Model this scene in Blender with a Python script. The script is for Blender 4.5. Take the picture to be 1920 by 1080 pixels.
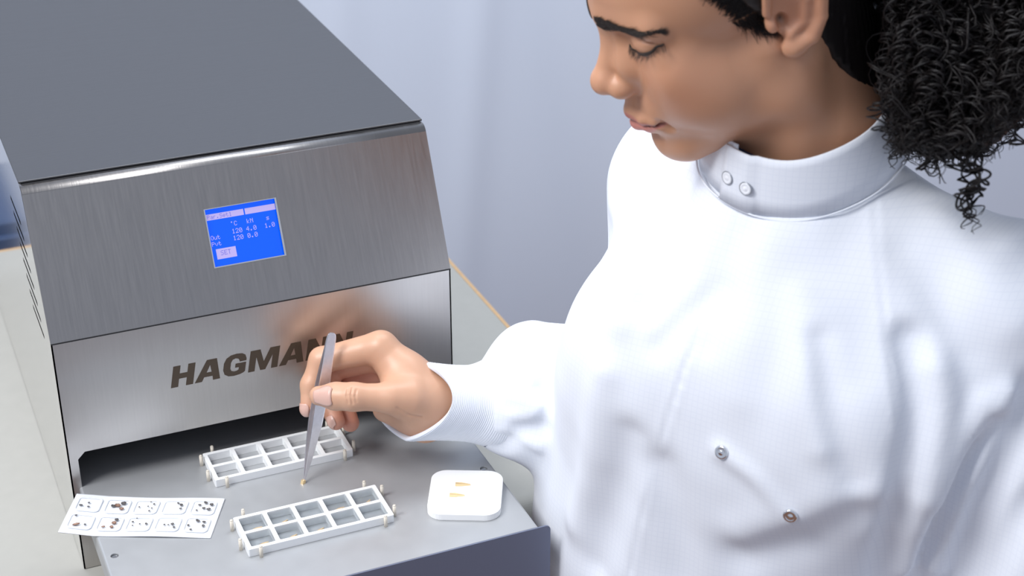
import bpy, bmesh, math, random
import numpy as np
from mathutils import Vector, Matrix
from mathutils.geometry import tessellate_polygon
random.seed(7); rng = np.random.default_rng(7)
for o in list(bpy.data.objects): bpy.data.objects.remove(o)
SC = bpy.context.scene
COL = SC.collection

# ------------------------------------------------------------------ camera
CP = np.array([-0.10685, -1.16802, 0.82999])
YAW, PIT, ROL, FP = -0.39932, 0.47170, -0.00524, 3105.07
def _cam():
    F = np.array([-math.sin(YAW)*math.cos(PIT), math.cos(YAW)*math.cos(PIT), -math.sin(PIT)])
    R = np.cross(F, [0, 0, 1]); R /= np.linalg.norm(R); U = np.cross(R, F)
    return F, R*math.cos(ROL)+U*math.sin(ROL), U*math.cos(ROL)-R*math.sin(ROL)
CF, CR, CU = _cam()
def at(px, py, d):
    """world point seen at a pixel of the photograph, d metres into the scene"""
    return CP + d*(CF + CR*(px-960)/FP - CU*(py-540)/FP)
cam = bpy.data.objects.new('camera', bpy.data.cameras.new('camera')); COL.objects.link(cam)
m = Matrix(((CR[0], CU[0], -CF[0], CP[0]), (CR[1], CU[1], -CF[1], CP[1]), (CR[2], CU[2], -CF[2], CP[2]), (0, 0, 0, 1)))
cam.matrix_world = m
cam.data.sensor_width = 36.0; cam.data.lens = 36.0*FP/1920; cam.data.clip_start = 0.05
cam.data.dof.use_dof = True; cam.data.dof.focus_distance = 1.31; cam.data.dof.aperture_fstop = 8.0
SC.camera = cam
# ------------------------------------------------------------------ light
w = bpy.data.worlds.new('room_light'); SC.world = w; w.use_nodes = True
w.node_tree.nodes['Background'].inputs[0].default_value = (0.70, 0.765, 0.92, 1)
w.node_tree.nodes['Background'].inputs[1].default_value = 0.60
def area(name, loc, tgt, size, power, col, sy=None):
    l = bpy.data.lights.new(name, 'AREA'); l.energy = power; l.color = col; l.size = size
    if sy: l.shape = 'RECTANGLE'; l.size_y = sy
    o = bpy.data.objects.new(name, l); COL.objects.link(o); o.location = loc
    o.rotation_euler = (Vector(tgt)-Vector(loc)).to_track_quat('-Z', 'Y').to_euler()
    return o
area('key_softbox', (-1.05, -0.35, 1.75), (0.35, -0.15, 0.15), 0.8, 39, (0.985, 0.98, 0.99))
area('overhead_softbox', (0.1, 0.45, 2.1), (0.2, 0.0, 0.2), 0.9, 14, (0.95, 0.97, 1.0))
area('backdrop_fill', (1.0, 0.35, 1.85), (1.2, 1.25, 0.2), 0.7, 16, (0.90, 0.95, 1.0))  # extra fill lamp, added only to brighten the backdrop
SC.view_settings.view_transform = 'Standard'; SC.view_settings.look = 'None'
SC.view_settings.exposure = 0.10; SC.view_settings.gamma = 1.0
SC.view_settings.use_curve_mapping = False

# ------------------------------------------------------------------ materials
def mat(name, col, rough=0.5, metal=0.0, **k):
    m = bpy.data.materials.new(name); m.use_nodes = True
    b = m.node_tree.nodes['Principled BSDF']
    b.inputs['Base Color'].default_value = (*col, 1); b.inputs['Roughness'].default_value = rough
    b.inputs['Metallic'].default_value = metal
    for kk, v in k.items(): b.inputs[kk.replace('_', ' ')].default_value = v
    return m
def nodes(m): return m.node_tree.nodes, m.node_tree.links, m.node_tree.nodes['Principled BSDF']
def add_noise(m, scale, stretch=(1, 1, 1), bump=0.0, dist=0.001, colvar=0.0, roughvar=0.0, detail=4, coord='Object'):
    n, l, b = nodes(m)
    tc = n.new('ShaderNodeTexCoord'); mp = n.new('ShaderNodeMapping'); tx = n.new('ShaderNodeTexNoise')
    mp.inputs['Scale'].default_value = stretch; tx.inputs['Scale'].default_value = scale; tx.inputs['Detail'].default_value = detail
    l.new(tc.outputs[coord], mp.inputs[0]); l.new(mp.outputs[0], tx.inputs[0])
    if bump:
        bp = n.new('ShaderNodeBump'); bp.inputs['Strength'].default_value = bump; bp.inputs['Distance'].default_value = dist
        l.new(tx.outputs[0], bp.inputs['Height'])
        if b.inputs['Normal'].links: l.new(b.inputs['Normal'].links[0].from_socket, bp.inputs['Normal'])
        l.new(bp.outputs[0], b.inputs['Normal'])
    if colvar:
        c = b.inputs['Base Color'].default_value[:]
        mx = n.new('ShaderNodeMixRGB'); mx.inputs[1].default_value = tuple(v*(1-colvar) for v in c[:3])+(1,)
        mx.inputs[2].default_value = tuple(min(1, v*(1+colvar)) for v in c[:3])+(1,)
        l.new(tx.outputs[0], mx.inputs[0]); l.new(mx.outputs[0], b.inputs['Base Color'])
    if roughvar:
        r = b.inputs['Roughness'].default_value; mr = n.new('ShaderNodeMapRange')
        mr.inputs[3].default_value = r-roughvar; mr.inputs[4].default_value = r+roughvar
        l.new(tx.outputs[0], mr.inputs[0]); l.new(mr.outputs[0], b.inputs['Roughness'])
    return m
M = {}
M['steel'] = add_noise(mat('brushed_steel', (0.36, 0.345, 0.335), 0.34, 1.0), 40, (14, 1, 0.7), 0.10, 0.0006, 0.10, 0.07)
M['steel_low'] = add_noise(mat('satin_steel', (0.55, 0.53, 0.51), 0.34, 1.0), 40, (14, 1, 0.6), 0.05, 0.0004, 0.06, 0.05)
add_noise(M['steel_low'], 9, (0.5, 1, 1.6), 0.25, 0.004, detail=1)
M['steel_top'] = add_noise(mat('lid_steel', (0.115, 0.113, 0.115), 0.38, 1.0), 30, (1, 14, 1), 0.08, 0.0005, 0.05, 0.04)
M['steel_side'] = mat('polished_side_steel', (0.74, 0.73, 0.71), 0.09, 1.0)
M['tray'] = add_noise(mat('anodised_tray', (0.44, 0.45, 0.46), 0.42, 0.45), 60, (1, 1, 1), 0.04, 0.0003, 0.05, 0.05)
M['flange'] = mat('grey_flange_steel', (0.20, 0.225, 0.31), 0.38, 0.45)
M['edge'] = mat('cut_steel_edge', (0.6, 0.6, 0.6), 0.3, 1.0)
M['black'] = mat('black_inside', (0.012, 0.012, 0.014), 0.6)
M['ink'] = mat('etched_lettering', (0.085, 0.06, 0.04), 0.45, 0.3)
M['hole'] = mat('dark_hole', (0.02, 0.02, 0.02), 0.5)
M['chrome'] = mat('chrome', (0.80, 0.81, 0.83), 0.2, 1.0)
M['tweezer'] = add_noise(mat('tweezer_steel', (0.80, 0.77, 0.79), 0.34, 1.0), 300, (1, 1, 1), 0.1, 0.0002, 0.1)
M['whiteplastic'] = mat('white_plastic', (0.86, 0.87, 0.87), 0.4)
M['ceramic'] = mat('white_ceramic_fibre', (0.90, 0.90, 0.89), 0.6)
M['peg'] = mat('ivory_peg', (0.72, 0.66, 0.56), 0.5)
M['clear'] = mat('clear_plastic', (0.95, 0.98, 1.0), 0.06, 0.0, Transmission_Weight=0.95, IOR=1.25)
M['card'] = mat('white_card', (0.76, 0.785, 0.82), 0.35)
M['rimgrey'] = mat('glossy_pocket_rim', (0.72, 0.75, 0.80), 0.2)
M['gold'] = mat('gold_alloy', (0.90, 0.68, 0.38), 0.35, 0.6)
M['bits'] = mat('dark_grey_metal', (0.20, 0.185, 0.18), 0.35, 0.8)
M['bits_brown'] = mat('brown_metal', (0.30, 0.18, 0.13), 0.4, 0.6)
M['table'] = add_noise(mat('linoleum_top', (0.41, 0.405, 0.37), 0.55), 60, (1, 1, 1), 0, 0, 0.05)
M['wood'] = add_noise(mat('beech_edging', (0.62, 0.40, 0.20), 0.5), 20, (1, 12, 12), 0, 0, 0.2)
M['floor'] = add_noise(mat('brown_floor', (0.20, 0.085, 0.04), 0.5), 6, (1, 8, 1), 0, 0, 0.35)
M['wall'] = add_noise(mat('grey_blue_wall', (0.50, 0.53, 0.60), 0.8), 3, (1, 1, 1), 0, 0, 0.04)
M['sheet'] = add_noise(mat('pale_blue_fabric', (0.67, 0.73, 0.84), 0.85), 500, (1, 1, 1), 0.15, 0.0004, 0.03)
M['navy'] = mat('dark_blue_lacquer', (0.03, 0.06, 0.14), 0.5)
M['hair'] = mat('black_hair', (0.010, 0.008, 0.008), 0.45, 0.0, Specular_IOR_Level=0.25); 
M['brow'] = mat('dark_brow_hair', (0.022, 0.014, 0.010), 0.5)
M['nail'] = mat('fingernail', (0.62, 0.39, 0.32), 0.3)
M['trousers'] = mat('white_trouser_cloth', (0.72, 0.75, 0.82), 0.8)
M['shoe'] = mat('white_shoe', (0.7, 0.7, 0.7), 0.5)
M['snapwhite'] = mat('white_snap', (0.80, 0.82, 0.86), 0.3)
M['snapring'] = mat('grey_snap_rim', (0.36, 0.38, 0.42), 0.3, 0.5)
# skin
ms = mat('skin', (0.5, 0.3, 0.2), 0.42, 0.0, Subsurface_Weight=0.12, Subsurface_Scale=0.004)
n, l, b = nodes(ms); b.inputs['Subsurface Radius'].default_value = (1.0, 0.35, 0.2)
va = n.new('ShaderNodeAttribute'); va.attribute_name = 'Col'; l.new(va.outputs['Color'], b.inputs['Base Color'])
add_noise(ms, 900, (1, 1, 1), 0.10, 0.0005, detail=3)
M['skin'] = ms
# cloth with its woven grid
mc = mat('white_grid_cloth', (0.80, 0.82, 0.86), 0.75)
n, l, b = nodes(mc)
ua = n.new('ShaderNodeAttribute'); ua.attribute_name = 'weave'
sp = n.new('ShaderNodeSeparateXYZ'); l.new(ua.outputs['Vector'], sp.inputs[0])
outs = []
for i in range(2):
    mu = n.new('ShaderNodeMath'); mu.operation = 'MULTIPLY'; mu.inputs[1].default_value = 1/0.0042; l.new(sp.outputs[i], mu.inputs[0])
    fr = n.new('ShaderNodeMath'); fr.operation = 'FRACT'; l.new(mu.outputs[0], fr.inputs[0])
    lt = n.new('ShaderNodeMath'); lt.operation = 'LESS_THAN'; lt.inputs[1].default_value = 0.16; l.new(fr.outputs[0], lt.inputs[0]); outs.append(lt)
mx = n.new('ShaderNodeMath'); mx.operation = 'MAXIMUM'; l.new(outs[0].outputs[0], mx.inputs[0]); l.new(outs[1].outputs[0], mx.inputs[1])
mr = n.new('ShaderNodeMixRGB'); mr.inputs[1].default_value = (0.755, 0.785, 0.845, 1); mr.inputs[2].default_value = (0.725, 0.757, 0.825, 1)
l.new(mx.outputs[0], mr.inputs[0]); l.new(mr.outputs[0], b.inputs['Base Color'])
M['cloth'] = mc
M['knit'] = mat('white_rib_knit', (0.755, 0.785, 0.85), 0.85)

# ------------------------------------------------------------------ helpers
def tag(o, label=None, cat=None, group=None, kind=None):
    if label: o['label'] = label
    if cat: o['category'] = cat
    if group: o['group'] = group
    if kind: o['kind'] = kind
    return o
def link(name, me, material=None, parent=None, loc=None):
    o = bpy.data.objects.new(name, me); COL.objects.link(o)
    if material is not None and me is not None: me.materials.append(material)
    if parent is not None: o.parent = parent
    if loc is not None: o.location = loc
    return o
def empty(name, loc=(0, 0, 0)):
    o = bpy.data.objects.new(name, None); COL.objects.link(o); o.location = loc; o.empty_display_size = 0.02
    return o
def child(name, me, material, parent, smooth=False):
    """part whose mesh is in world coordinates"""
    o = link(name, me, material)
    o.parent = parent
    chain = []; q = parent
    off = Vector((0, 0, 0)); mw = Matrix.Identity(4)
    while q is not None: chain.append(q); q = q.parent
    for q in reversed(chain): mw = mw @ q.matrix_parent_inverse @ Matrix.Translation(q.location) @ q.rotation_euler.to_matrix().to_4x4()
    o.matrix_parent_inverse = mw.inverted()
    if smooth:
        for p in me.polygons: p.use_smooth = True
    return o
def pydata(name, v, f, smooth=False):
    me = bpy.data.meshes.new(name); me.from_pydata([tuple(map(float, a)) for a in v], [], [tuple(map(int, a)) for a in f]); me.update()
    if smooth:
        for p in me.polygons: p.use_smooth = True
    return me
def npmesh(name, v, q, smooth=True):
    v = np.asarray(v, np.float32); q = np.asarray(q, np.int32); k = q.shape[1]
    me = bpy.data.meshes.new(name); me.vertices.add(len(v)); me.vertices.foreach_set('co', v.ravel())
    me.loops.add(len(q)*k); me.loops.foreach_set('vertex_index', q.ravel())
    me.polygons.add(len(q)); me.polygons.foreach_set('loop_start', np.arange(0, len(q)*k, k, dtype=np.int32))
    me.polygons.foreach_set('loop_total', np.full(len(q), k, dtype=np.int32))
    me.polygons.foreach_set('use_smooth', np.full(len(q), smooth, dtype=bool))
    me.update(calc_edges=True); me.validate()
    return me
def bm_mesh(name, bm, smooth=False):
    me = bpy.data.meshes.new(name); bm.normal_update(); bm.to_mesh(me); bm.free()
    if smooth:
        for p in me.polygons: p.use_smooth = True
    return me
def bm_box(bm, lo, hi, bev=0.0, rot=None, seg=2):
    lo = Vector(lo); hi = Vector(hi); c = (lo+hi)/2; s = hi-lo
    r = bmesh.ops.create_cube(bm, size=1.0); vs = r['verts']
    for v in vs: v.co = Vector((v.co.x*s.x, v.co.y*s.y, v.co.z*s.z))
    if bev:
        es = list({e for v in vs for e in v.link_edges})
        rr = bmesh.ops.bevel(bm, geom=es, offset=bev, segments=seg, affect='EDGES', profile=0.5)
        vs = list({v for f in rr['faces'] for v in f.verts} | {v for v in vs if v.is_valid})
    for v in vs:
        if rot: v.co = rot @ v.co
        v.co += c
    return vs
def bm_cyl(bm, a, b_, r0, r1=None, seg=16, bev=0.0):
    a = Vector(a); b_ = Vector(b_); r1 = r0 if r1 is None else r1
    r = bmesh.ops.create_cone(bm, cap_ends=True, segments=seg, radius1=r0, radius2=r1, depth=(b_-a).length)
    q = (b_-a).to_track_quat('Z', 'Y'); vs = r['verts']
    for v in vs: v.co = q @ v.co + (a+b_)/2
    return vs
def sheet(name, outer, holes, thick, M3, off=0.0):
    """flat plate: 2-D outline with holes, thickness, M3 maps (u,v,w) to the world"""
    loops = [outer]+holes
    flat = [p for lp in loops for p in lp]
    tris = tessellate_polygon([[Vector((p[0], p[1], 0)) for p in lp] for lp in loops])
    n = len(flat)
    V = [M3 @ Vector((p[0], p[1], off)) for p in flat]+[M3 @ Vector((p[0], p[1], off+thick)) for p in flat]
    F = []
    for t in tris:
        a, b_, c = t
        ar = (flat[b_][0]-flat[a][0])*(flat[c][1]-flat[a][1])-(flat[b_][1]-flat[a][1])*(flat[c][0]-flat[a][0])
        if ar < 0: a, c = c, a
        F.append((c, b_, a)); F.append((a+n, b_+n, c+n))
    s = 0
    for lp in loops:
        k = len(lp)
        for i in range(k): F.append((s+i, s+(i+1) % k, n+s+(i+1) % k, n+s+i))
        s += k
    me = pydata(name, V, F)
    bm = bmesh.new(); bm.from_mesh(me); bmesh.ops.recalc_face_normals(bm, faces=bm.faces); bm.to_mesh(me); bm.free()
    return me
def tube(path, rad, seg=8, closed=False, cap=True):
    P = np.asarray(path, float); n = len(P); rad = np.broadcast_to(rad, (n,))
    T = np.gradient(P, axis=0)
    if closed: T = np.roll(P, -1, 0)-np.roll(P, 1, 0)
    T /= np.linalg.norm(T, axis=1)[:, None]+1e-12
    up = np.array([0, 0, 1.0]) if abs(T[0][2]) < 0.9 else np.array([1.0, 0, 0])
    N = np.cross(T[0], up); N /= np.linalg.norm(N); Ns = []
    for i in range(n):
        N = N-T[i]*(N@T[i]); N /= np.linalg.norm(N); Ns.append(N)
    Ns = np.array(Ns); B = np.cross(T, Ns)
    a = np.linspace(0, 2*math.pi, seg, endpoint=False)
    V = P[:, None]+rad[:, None, None]*(Ns[:, None]*np.cos(a)[None, :, None]+B[:, None]*np.sin(a)[None, :, None])
    V = V.reshape(-1, 3); F = []
    for i in range(n-1+(1 if closed else 0)):
        j = (i+1) % n
        for k in range(seg): F.append((i*seg+k, i*seg+(k+1) % seg, j*seg+(k+1) % seg, j*seg+k))
    return V, F
def rounded_rect(x0, y0, x1, y1, r, n=6):
    pts = []
    for cx, cy, a0 in ((x1-r, y0+r, -90), (x1-r, y1-r, 0), (x0+r, y1-r, 90), (x0+r, y0+r, 180)):
        for i in range(n+1):
            a = math.radians(a0+90*i/n); pts.append((cx+r*math.cos(a), cy+r*math.sin(a)))
    return pts

# ------------------------------------------------------------------ SDF modelling kit (organic bodies and cloth)
def _nrm(q): return np.sqrt(np.einsum('ij,ij->i', q, q))
class SDF:
    def __init__(s): s.p = []
    def ell(s, c, r, k=0.01, op='u', ax=None):
        s.p.append(('e', np.array(c, np.float32), np.array(r, np.float32), None if ax is None else np.array(ax, np.float32), k, op)); return s
    def cone(s, a, b, ra, rb, k=0.01, op='u'):
        s.p.append(('c', np.array(a, np.float32), np.array(b, np.float32), (ra, rb), k, op)); return s
    def chain(s, pts, k=0.01, kj=0.001):
        """pts: list of (point, radius) - a finger or limb, blended on with k"""
        s.p.append(('h', [(np.array(a, np.float32), r) for a, r in pts], None, kj, k, 'u')); return s
    @staticmethod
    def _cone(P, a, b, ra, rb):
        ba = b-a; pa = P-a; h = np.clip((pa@ba)/float(ba@ba), 0, 1)
        return _nrm(pa-h[:, None]*ba)-(ra+(rb-ra)*h)
    def __call__(s, P):
        P = np.asarray(P, np.float32); d = np.full(len(P), 9.0, np.float32)
        for kd, a, b, e, k, op in s.p:
            if kd == 'e':
                q = P-a
                if e is not None: q = q@e.T
                q = q/b; k0 = _nrm(q); k1 = _nrm(q/b)+1e-9; x = k0*(k0-1)/k1
            elif kd == 'c': x = s._cone(P, a, b, *e)
            else:
                x = None
                for (p0, r0), (p1, r1) in zip(a[:-1], a[1:]):
                    y = s._cone(P, p0, p1, r0, r1)
                    if x is None: x = y
                    else:
                        h = np.maximum(e-np.abs(x-y), 0)/e; x = np.minimum(x, y)-h*h*e/4
            if op == 'u': h = np.maximum(k-np.abs(d-x), 0)/k; d = np.minimum(d, x)-h*h*k/4
            elif op == 's': x = -x; h = np.maximum(k-np.abs(d-x), 0)/k; d = np.maximum(d, x)+h*h*k/4
        return d
def grad(f, P, e=5e-4):
    return np.stack([f(P+np.eye(3)[i]*e)-f(P-np.eye(3)[i]*e) for i in range(3)], 1)/(2*e)
def project(f, P, n=4, off=0.0):
    P = np.array(P, float)
    for _ in range(n):
        g = grad(f, P); d = f(P)-off; P = P-g*(d/((g**2).sum(1)+1e-9))[:, None]
    return P
def hit(f, px, py, d0=0.95, d1=1.5):
    d = d0
    for _ in range(200):
        x = float(f(at(px, py, d)[None])[0])
        if x < 1e-4: break
        d += x*0.7
        if d > d1: break
    return at(px, py, d)
def nets(f, lo, hi, h, B=7, polish=1):
    lo = np.array(lo, float); hi = np.array(hi, float)
    nb = np.ceil((hi-lo)/h/B).astype(int); n = nb*B
    bc = np.stack(np.meshgrid(*[np.arange(k) for k in nb], indexing='ij'), -1).reshape(-1, 3)
    dc = f(lo+(bc*B+(B-1)/2)*h)
    D = np.empty(tuple(n), np.float32)
    D[:] = np.repeat(np.repeat(np.repeat(np.where(dc < 0, -1, 1).reshape(nb).astype(np.float32), B, 0), B, 1), B, 2)
    act = bc[np.abs(dc) < (0.87*B*h+2.2*h)*1.35]
    loc = np.stack(np.meshgrid(*[np.arange(B)]*3, indexing='ij'), -1).reshape(-1, 3)
    for s in range(0, len(act), 2000):
        idx = (act[s:s+2000, None]*B+loc[None]).reshape(-1, 3)
        D[idx[:, 0], idx[:, 1], idx[:, 2]] = f(lo+idx*h)
    S = D < 0
    c = S[:-1, :-1, :-1].astype(np.int8)
    tot = sum(S[i:n[0]-1+i, j:n[1]-1+j, k:n[2]-1+k].astype(np.int8) for i in (0, 1) for j in (0, 1) for k in (0, 1))
    cells = np.argwhere((tot > 0) & (tot < 8))
    vid = np.full(tuple(n-1), -1, np.int64); vid[cells[:, 0], cells[:, 1], cells[:, 2]] = np.arange(len(cells))
    acc = np.zeros((len(cells), 3)); cnt = np.zeros(len(cells))
    cor = [(i, j, k) for i in (0, 1) for j in (0, 1) for k in (0, 1)]
    for a in cor:
        for ax in range(3):
            if a[ax]: continue
            b = list(a); b[ax] = 1
            va = D[cells[:, 0]+a[0], cells[:, 1]+a[1], cells[:, 2]+a[2]]; vb = D[cells[:, 0]+b[0], cells[:, 1]+b[1], cells[:, 2]+b[2]]
            m_ = (va < 0) != (vb < 0); t = np.where(m_, va/(va-vb+1e-20), 0)
            p = np.array(a)+np.zeros((len(cells), 3)); p[:, ax] += t
            acc += np.where(m_[:, None], p, 0); cnt += m_
    V = lo+(cells+acc/cnt[:, None])*h
    Q = []
    for ax in range(3):
        o1, o2 = [(1, 2), (2, 0), (0, 1)][ax]
        sl = [slice(0, n[i]-1) for i in range(3)]; sh = list(sl); sh[ax] = slice(1, n[ax])
        A = S[tuple(sl)]; Bm = S[tuple(sh)]
        e = np.argwhere(A != Bm); e = e[(e[:, o1] > 0) & (e[:, o2] > 0)]
        inside = A[e[:, 0], e[:, 1], e[:, 2]]
        def g(d1, d2):
            q = e.copy(); q[:, o1] -= d1; q[:, o2] -= d2; return vid[q[:, 0], q[:, 1], q[:, 2]]
        qd = np.stack([g(1, 1), g(0, 1), g(0, 0), g(1, 0)], 1)
        qd[~inside] = qd[~inside][:, ::-1]; Q.append(qd)
    Q = np.concatenate(Q); Q = Q[(Q >= 0).all(1)]
    if polish: V = project(f, V, 1)
    return V, Q
def setcol(me, name, arr, dim=4):
    if dim == 4:
        a = me.attributes.new(name, 'FLOAT_COLOR', 'POINT'); c = np.ones((len(arr), 4), np.float32); c[:, :3] = arr; a.data.foreach_set('color', c.ravel())
    else:
        a = me.attributes.new(name, 'FLOAT_VECTOR', 'POINT'); a.data.foreach_set('vector', np.asarray(arr, np.float32).ravel())
def sstep(a, b, x):
    t = np.clip((x-a)/(b-a), 0, 1); return t*t*(3-2*t)

# ================================================================== the room
FLOOR_Z = -0.90
me = pydata('floor', [(-2.5, -2.2, FLOOR_Z), (3.2, -2.2, FLOOR_Z), (3.2, 2.2, FLOOR_Z), (-2.5, 2.2, FLOOR_Z), (-2.5, -2.2, FLOOR_Z-.05), (3.2, -2.2, FLOOR_Z-.05), (3.2, 2.2, FLOOR_Z-.05), (-2.5, 2.2, FLOOR_Z-.05)],
            [(0, 1, 2, 3), (7, 6, 5, 4), (0, 4, 5, 1), (1, 5, 6, 2), (2, 6, 7, 3), (3, 7, 4, 0)])
tag(link('floor', me, M['floor']), kind='structure')
bm = bmesh.new(); bm_box(bm, (-2.5, 2.2, FLOOR_Z), (3.2, 2.28, 1.9)); tag(link('wall_back', bm_mesh('wall', bm), M['wall']), kind='structure')
# pale fabric backdrop with soft folds
def backdrop():
    X = np.linspace(-0.75, 2.9, 260); Z = np.linspace(FLOOR_Z+0.02, 1.75, 90); V = []
    for z in Z:
        for x in X:
            y = 1.25+0.55*max(0.0, (x-1.1))*-0.2
            y += 0.007*math.sin(x*7+0.6*math.sin(z*2.1))+0.003*math.sin(x*17+z*3)
            for (x0, s, wd, am) in ((0.86, 0.10, 0.035, 0.007), (1.00, -0.16, 0.06, -0.008), (1.45, 0.2, 0.05, 0.008), (0.62, 0.05, 0.03, .004)):
                u = x-(x0+s*z); y -= am*math.exp(-(u/wd)**2)
            V.append((x, y, z))
    n = len(X); V = V+[(a, b+0.003, c) for a, b, c in V]; N = len(V)//2; F = []
    for j in range(len(Z)-1):
        for i in range(n-1):
            a = j*n+i; F.append((a, a+1, a+n+1, a+n)); F.append((N+a+n, N+a+n+1, N+a+1, N+a))
    for i in range(n-1):
        F.append((N+i, N+i+1, i+1, i)); t = (len(Z)-1)*n+i; F.append((t, t+1, N+t+1, N+t))
    for j in range(len(Z)-1):
        a = j*n; F.append((a, a+n, N+a+n, N+a)); a = j*n+n-1; F.append((N+a, N+a+n, a+n, a))
    return pydata('backdrop', V, F, True)
tag(link('fabric_backdrop', backdrop(), M['sheet']), 'pale blue-grey fabric backdrop hanging behind the workbench', 'backdrop')
# unseen dark blue cabinet, added only to give the machine's side a dark reflection
cb = empty('reflection_cabinet', (.10, 1.08, FLOOR_Z))
tag(cb, 'unseen dark blue cabinet added behind the bench for the dark reflection in the machine', 'cabinet')
bm = bmesh.new(); bm_box(bm, (-.0777, .97, FLOOR_Z), (.28, 1.19, -.104), 0.003); child('body', bm_mesh('cabinet_body', bm), M['navy'], cb)
for i in range(2):
    bm = bmesh.new(); bm_box(bm, (-.074+.179*i, .955, FLOOR_Z+.05), (.099+.179*i, .97, -.12), 0.002); d_ = child('door', bm_mesh('cabinet_door', bm), M['navy'], cb)
    bm = bmesh.new(); bm_cyl(bm, (.085+.035*i, .945, -.45), (.085+.035*i, .945, -.30), 0.005); child('handle', bm_mesh('cabinet_handle', bm), M['chrome'], d_)

# ================================================================== workbench
TX0, TX1, TY0, TY1 = -1.1, 0.4887, -0.066, 0.6555
bench = empty('workbench', (-0.3, 0.3, FLOOR_Z))
tag(bench, 'grey-beige workbench with a thin wooden edge, carrying the steel machine', 'workbench')
prof = [(TY1-0.004, 0), (TY0+0.022, 0)]
for i in range(1, 31):
    a = math.radians(90+i*180/30); prof.append((TY0+0.022+0.022*math.cos(a), -0.022+0.022*math.sin(a)))
prof += [(TY1-0.004, -0.044)]
V = [(x, y, z) for x in (TX0+.004, TX1-.004) for y, z in prof]; k = len(prof)
F = [tuple(range(k))[::-1], tuple(range(k, 2*k))]+[(i, (i+1) % k, k+(i+1) % k, k+i) for i in range(k)]
me = pydata('bench_top', V, F); bmn = bmesh.new(); bmn.from_mesh(me); bmesh.ops.recalc_face_normals(bmn, faces=bmn.faces); bmn.to_mesh(me); bmn.free()
child('worktop', me, M['table'], bench)
for nm, lo, hi in (('wood_edging', (TX1-.004, TY0+.022, -.044), (TX1, TY1, .0004)), ('wood_edging', (TX0, TY1-.004, -.044), (TX1-.004, TY1, .0004)), ('wood_edging', (TX0, TY0+.022, -.044), (TX0+.004, TY1-.004, .0004))):
    bm = bmesh.new(); bm_box(bm, lo, hi); child(nm, bm_mesh('edging', bm), M['wood'], bench)
for x in (TX0+.06, TX1-.06):
    for y in (TY0+.08, TY1-.05):
        bm = bmesh.new(); bm_box(bm, (x-.025, y-.025, FLOOR_Z), (x+.025, y+.025, -.0445), .002); child('leg', bm_mesh('bench_leg', bm), M['edge'], bench)
bm = bmesh.new(); bm_box(bm, (TX0+.09, TY1-.06, -.12), (TX1-.09, TY1-.04, -.0445)); child('apron', bm_mesh('apron', bm), M['edge'], bench)

# ================================================================== the machine
W, ZF, ZT, D1, ZO, ZTR = 0.33, 0.213, 0.323, 0.0526, 0.1119, 0.0797
DEP = 0.60
mach = empty('heat_press', (W/2, 0.3, 0.0))
tag(mach, 'brushed stainless steel tabletop heat press with small blue display and slide-out tray', 'machine')
YZ = Matrix(((0, 0, 1), (1, 0, 0), (0, 1, 0)))      # (u,v,w)->(w,u,v): a plate in the YZ plane
side_out = [(0, 0.0006), (DEP, .0006), (DEP, ZT-.001), (D1+.012, ZT-.001), (D1+.004, ZT-.004), (D1-.001, ZT-.012), (0, ZF)]
slots = []
for i in range(8):
    z = 0.1975+i*0.0109; y0 = 0.044+(z-0.199)*0.72; slots.append(rounded_rect(y0, z-.0019, y0+.060, z+.0019, .0018, 3))
child('side_panel', sheet('side_l', side_out, slots, .0012, YZ), M['steel_side'], mach)
child('side_panel', sheet('side_r', side_out, [], .0012, YZ, W-.0012), M['steel_side'], mach)
bm = bmesh.new(); bm_box(bm, (.006, .075, .19), (.0075, .26, .30)); child('vent_baffle', bm_mesh('vent_baffle', bm), M['black'], mach)
# upper front panel, tilted back, with display opening
sl = math.atan2(D1, ZT-ZF); LU = math.hypot(D1, ZT-ZF)
UP = Matrix(((1, 0, 0), (0, math.sin(sl), -math.cos(sl)), (0, math.cos(sl), math.sin(sl))))    # u along x, v up the slope, w outward
def uptrans(me):
    me.transform(Matrix.Translation((0, 0, ZF))); return me
BR = 0.0085
outer = [(0.0, 0), (W, 0), (W, LU-BR*0.62), (0.0, LU-BR*0.62)]
scr = (0.1358, 0.0362, 0.1932, 0.0823)
upf = child('upper_front_panel', uptrans(sheet('upper_front', outer, [[(scr[0], scr[1]), (scr[2], scr[1]), (scr[2], scr[3]), (scr[0], scr[3])][::-1]], .0012, UP, -.0012)), M['steel'], mach)
# rounded bend over to the lid
nrm0 = Vector((0, -math.cos(sl), math.sin(sl))); e0 = Vector((0, math.sin(sl), math.cos(sl)))*(LU-BR*0.62)+Vector((0, 0, ZF)); cc = e0-nrm0*BR
pts = []
a0 = math.atan2(nrm0.z, nrm0.y); a1 = math.pi/2
for i in range(13):
    a = a0+(a1-a0)*i/12; pts.append((cc.y+BR*math.cos(a), cc.z+BR*math.sin(a)))
pts.append((pts[-1][0]+.006, pts[-1][1]))
V = [(x, y, z) for x in (0.0, W) for y, z in pts]+[(x, y+.0005, z-.0012) for x in (0.0, W) for y, z in pts]; k = len(pts)
F = [(i, k+i, k+i+1, i+1) for i in range(k-1)]+[(2*k+i+1, 3*k+i+1, 3*k+i, 2*k+i) for i in range(k-1)]
F += [(i, i+1, 2*k+i+1, 2*k+i) for i in range(k-1)]+[(3*k+i, 3*k+i+1, k+i+1, k+i) for i in range(k-1)]+[(k-1, 2*k-1, 4*k-1, 3*k-1), (k, 0, 2*k, 3*k)]
child('panel_bend', pydata('bend', V, F, True), M['steel'], mach)
ztop = pts[-1][1]; yb = pts[-2][0]+.0015
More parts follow.
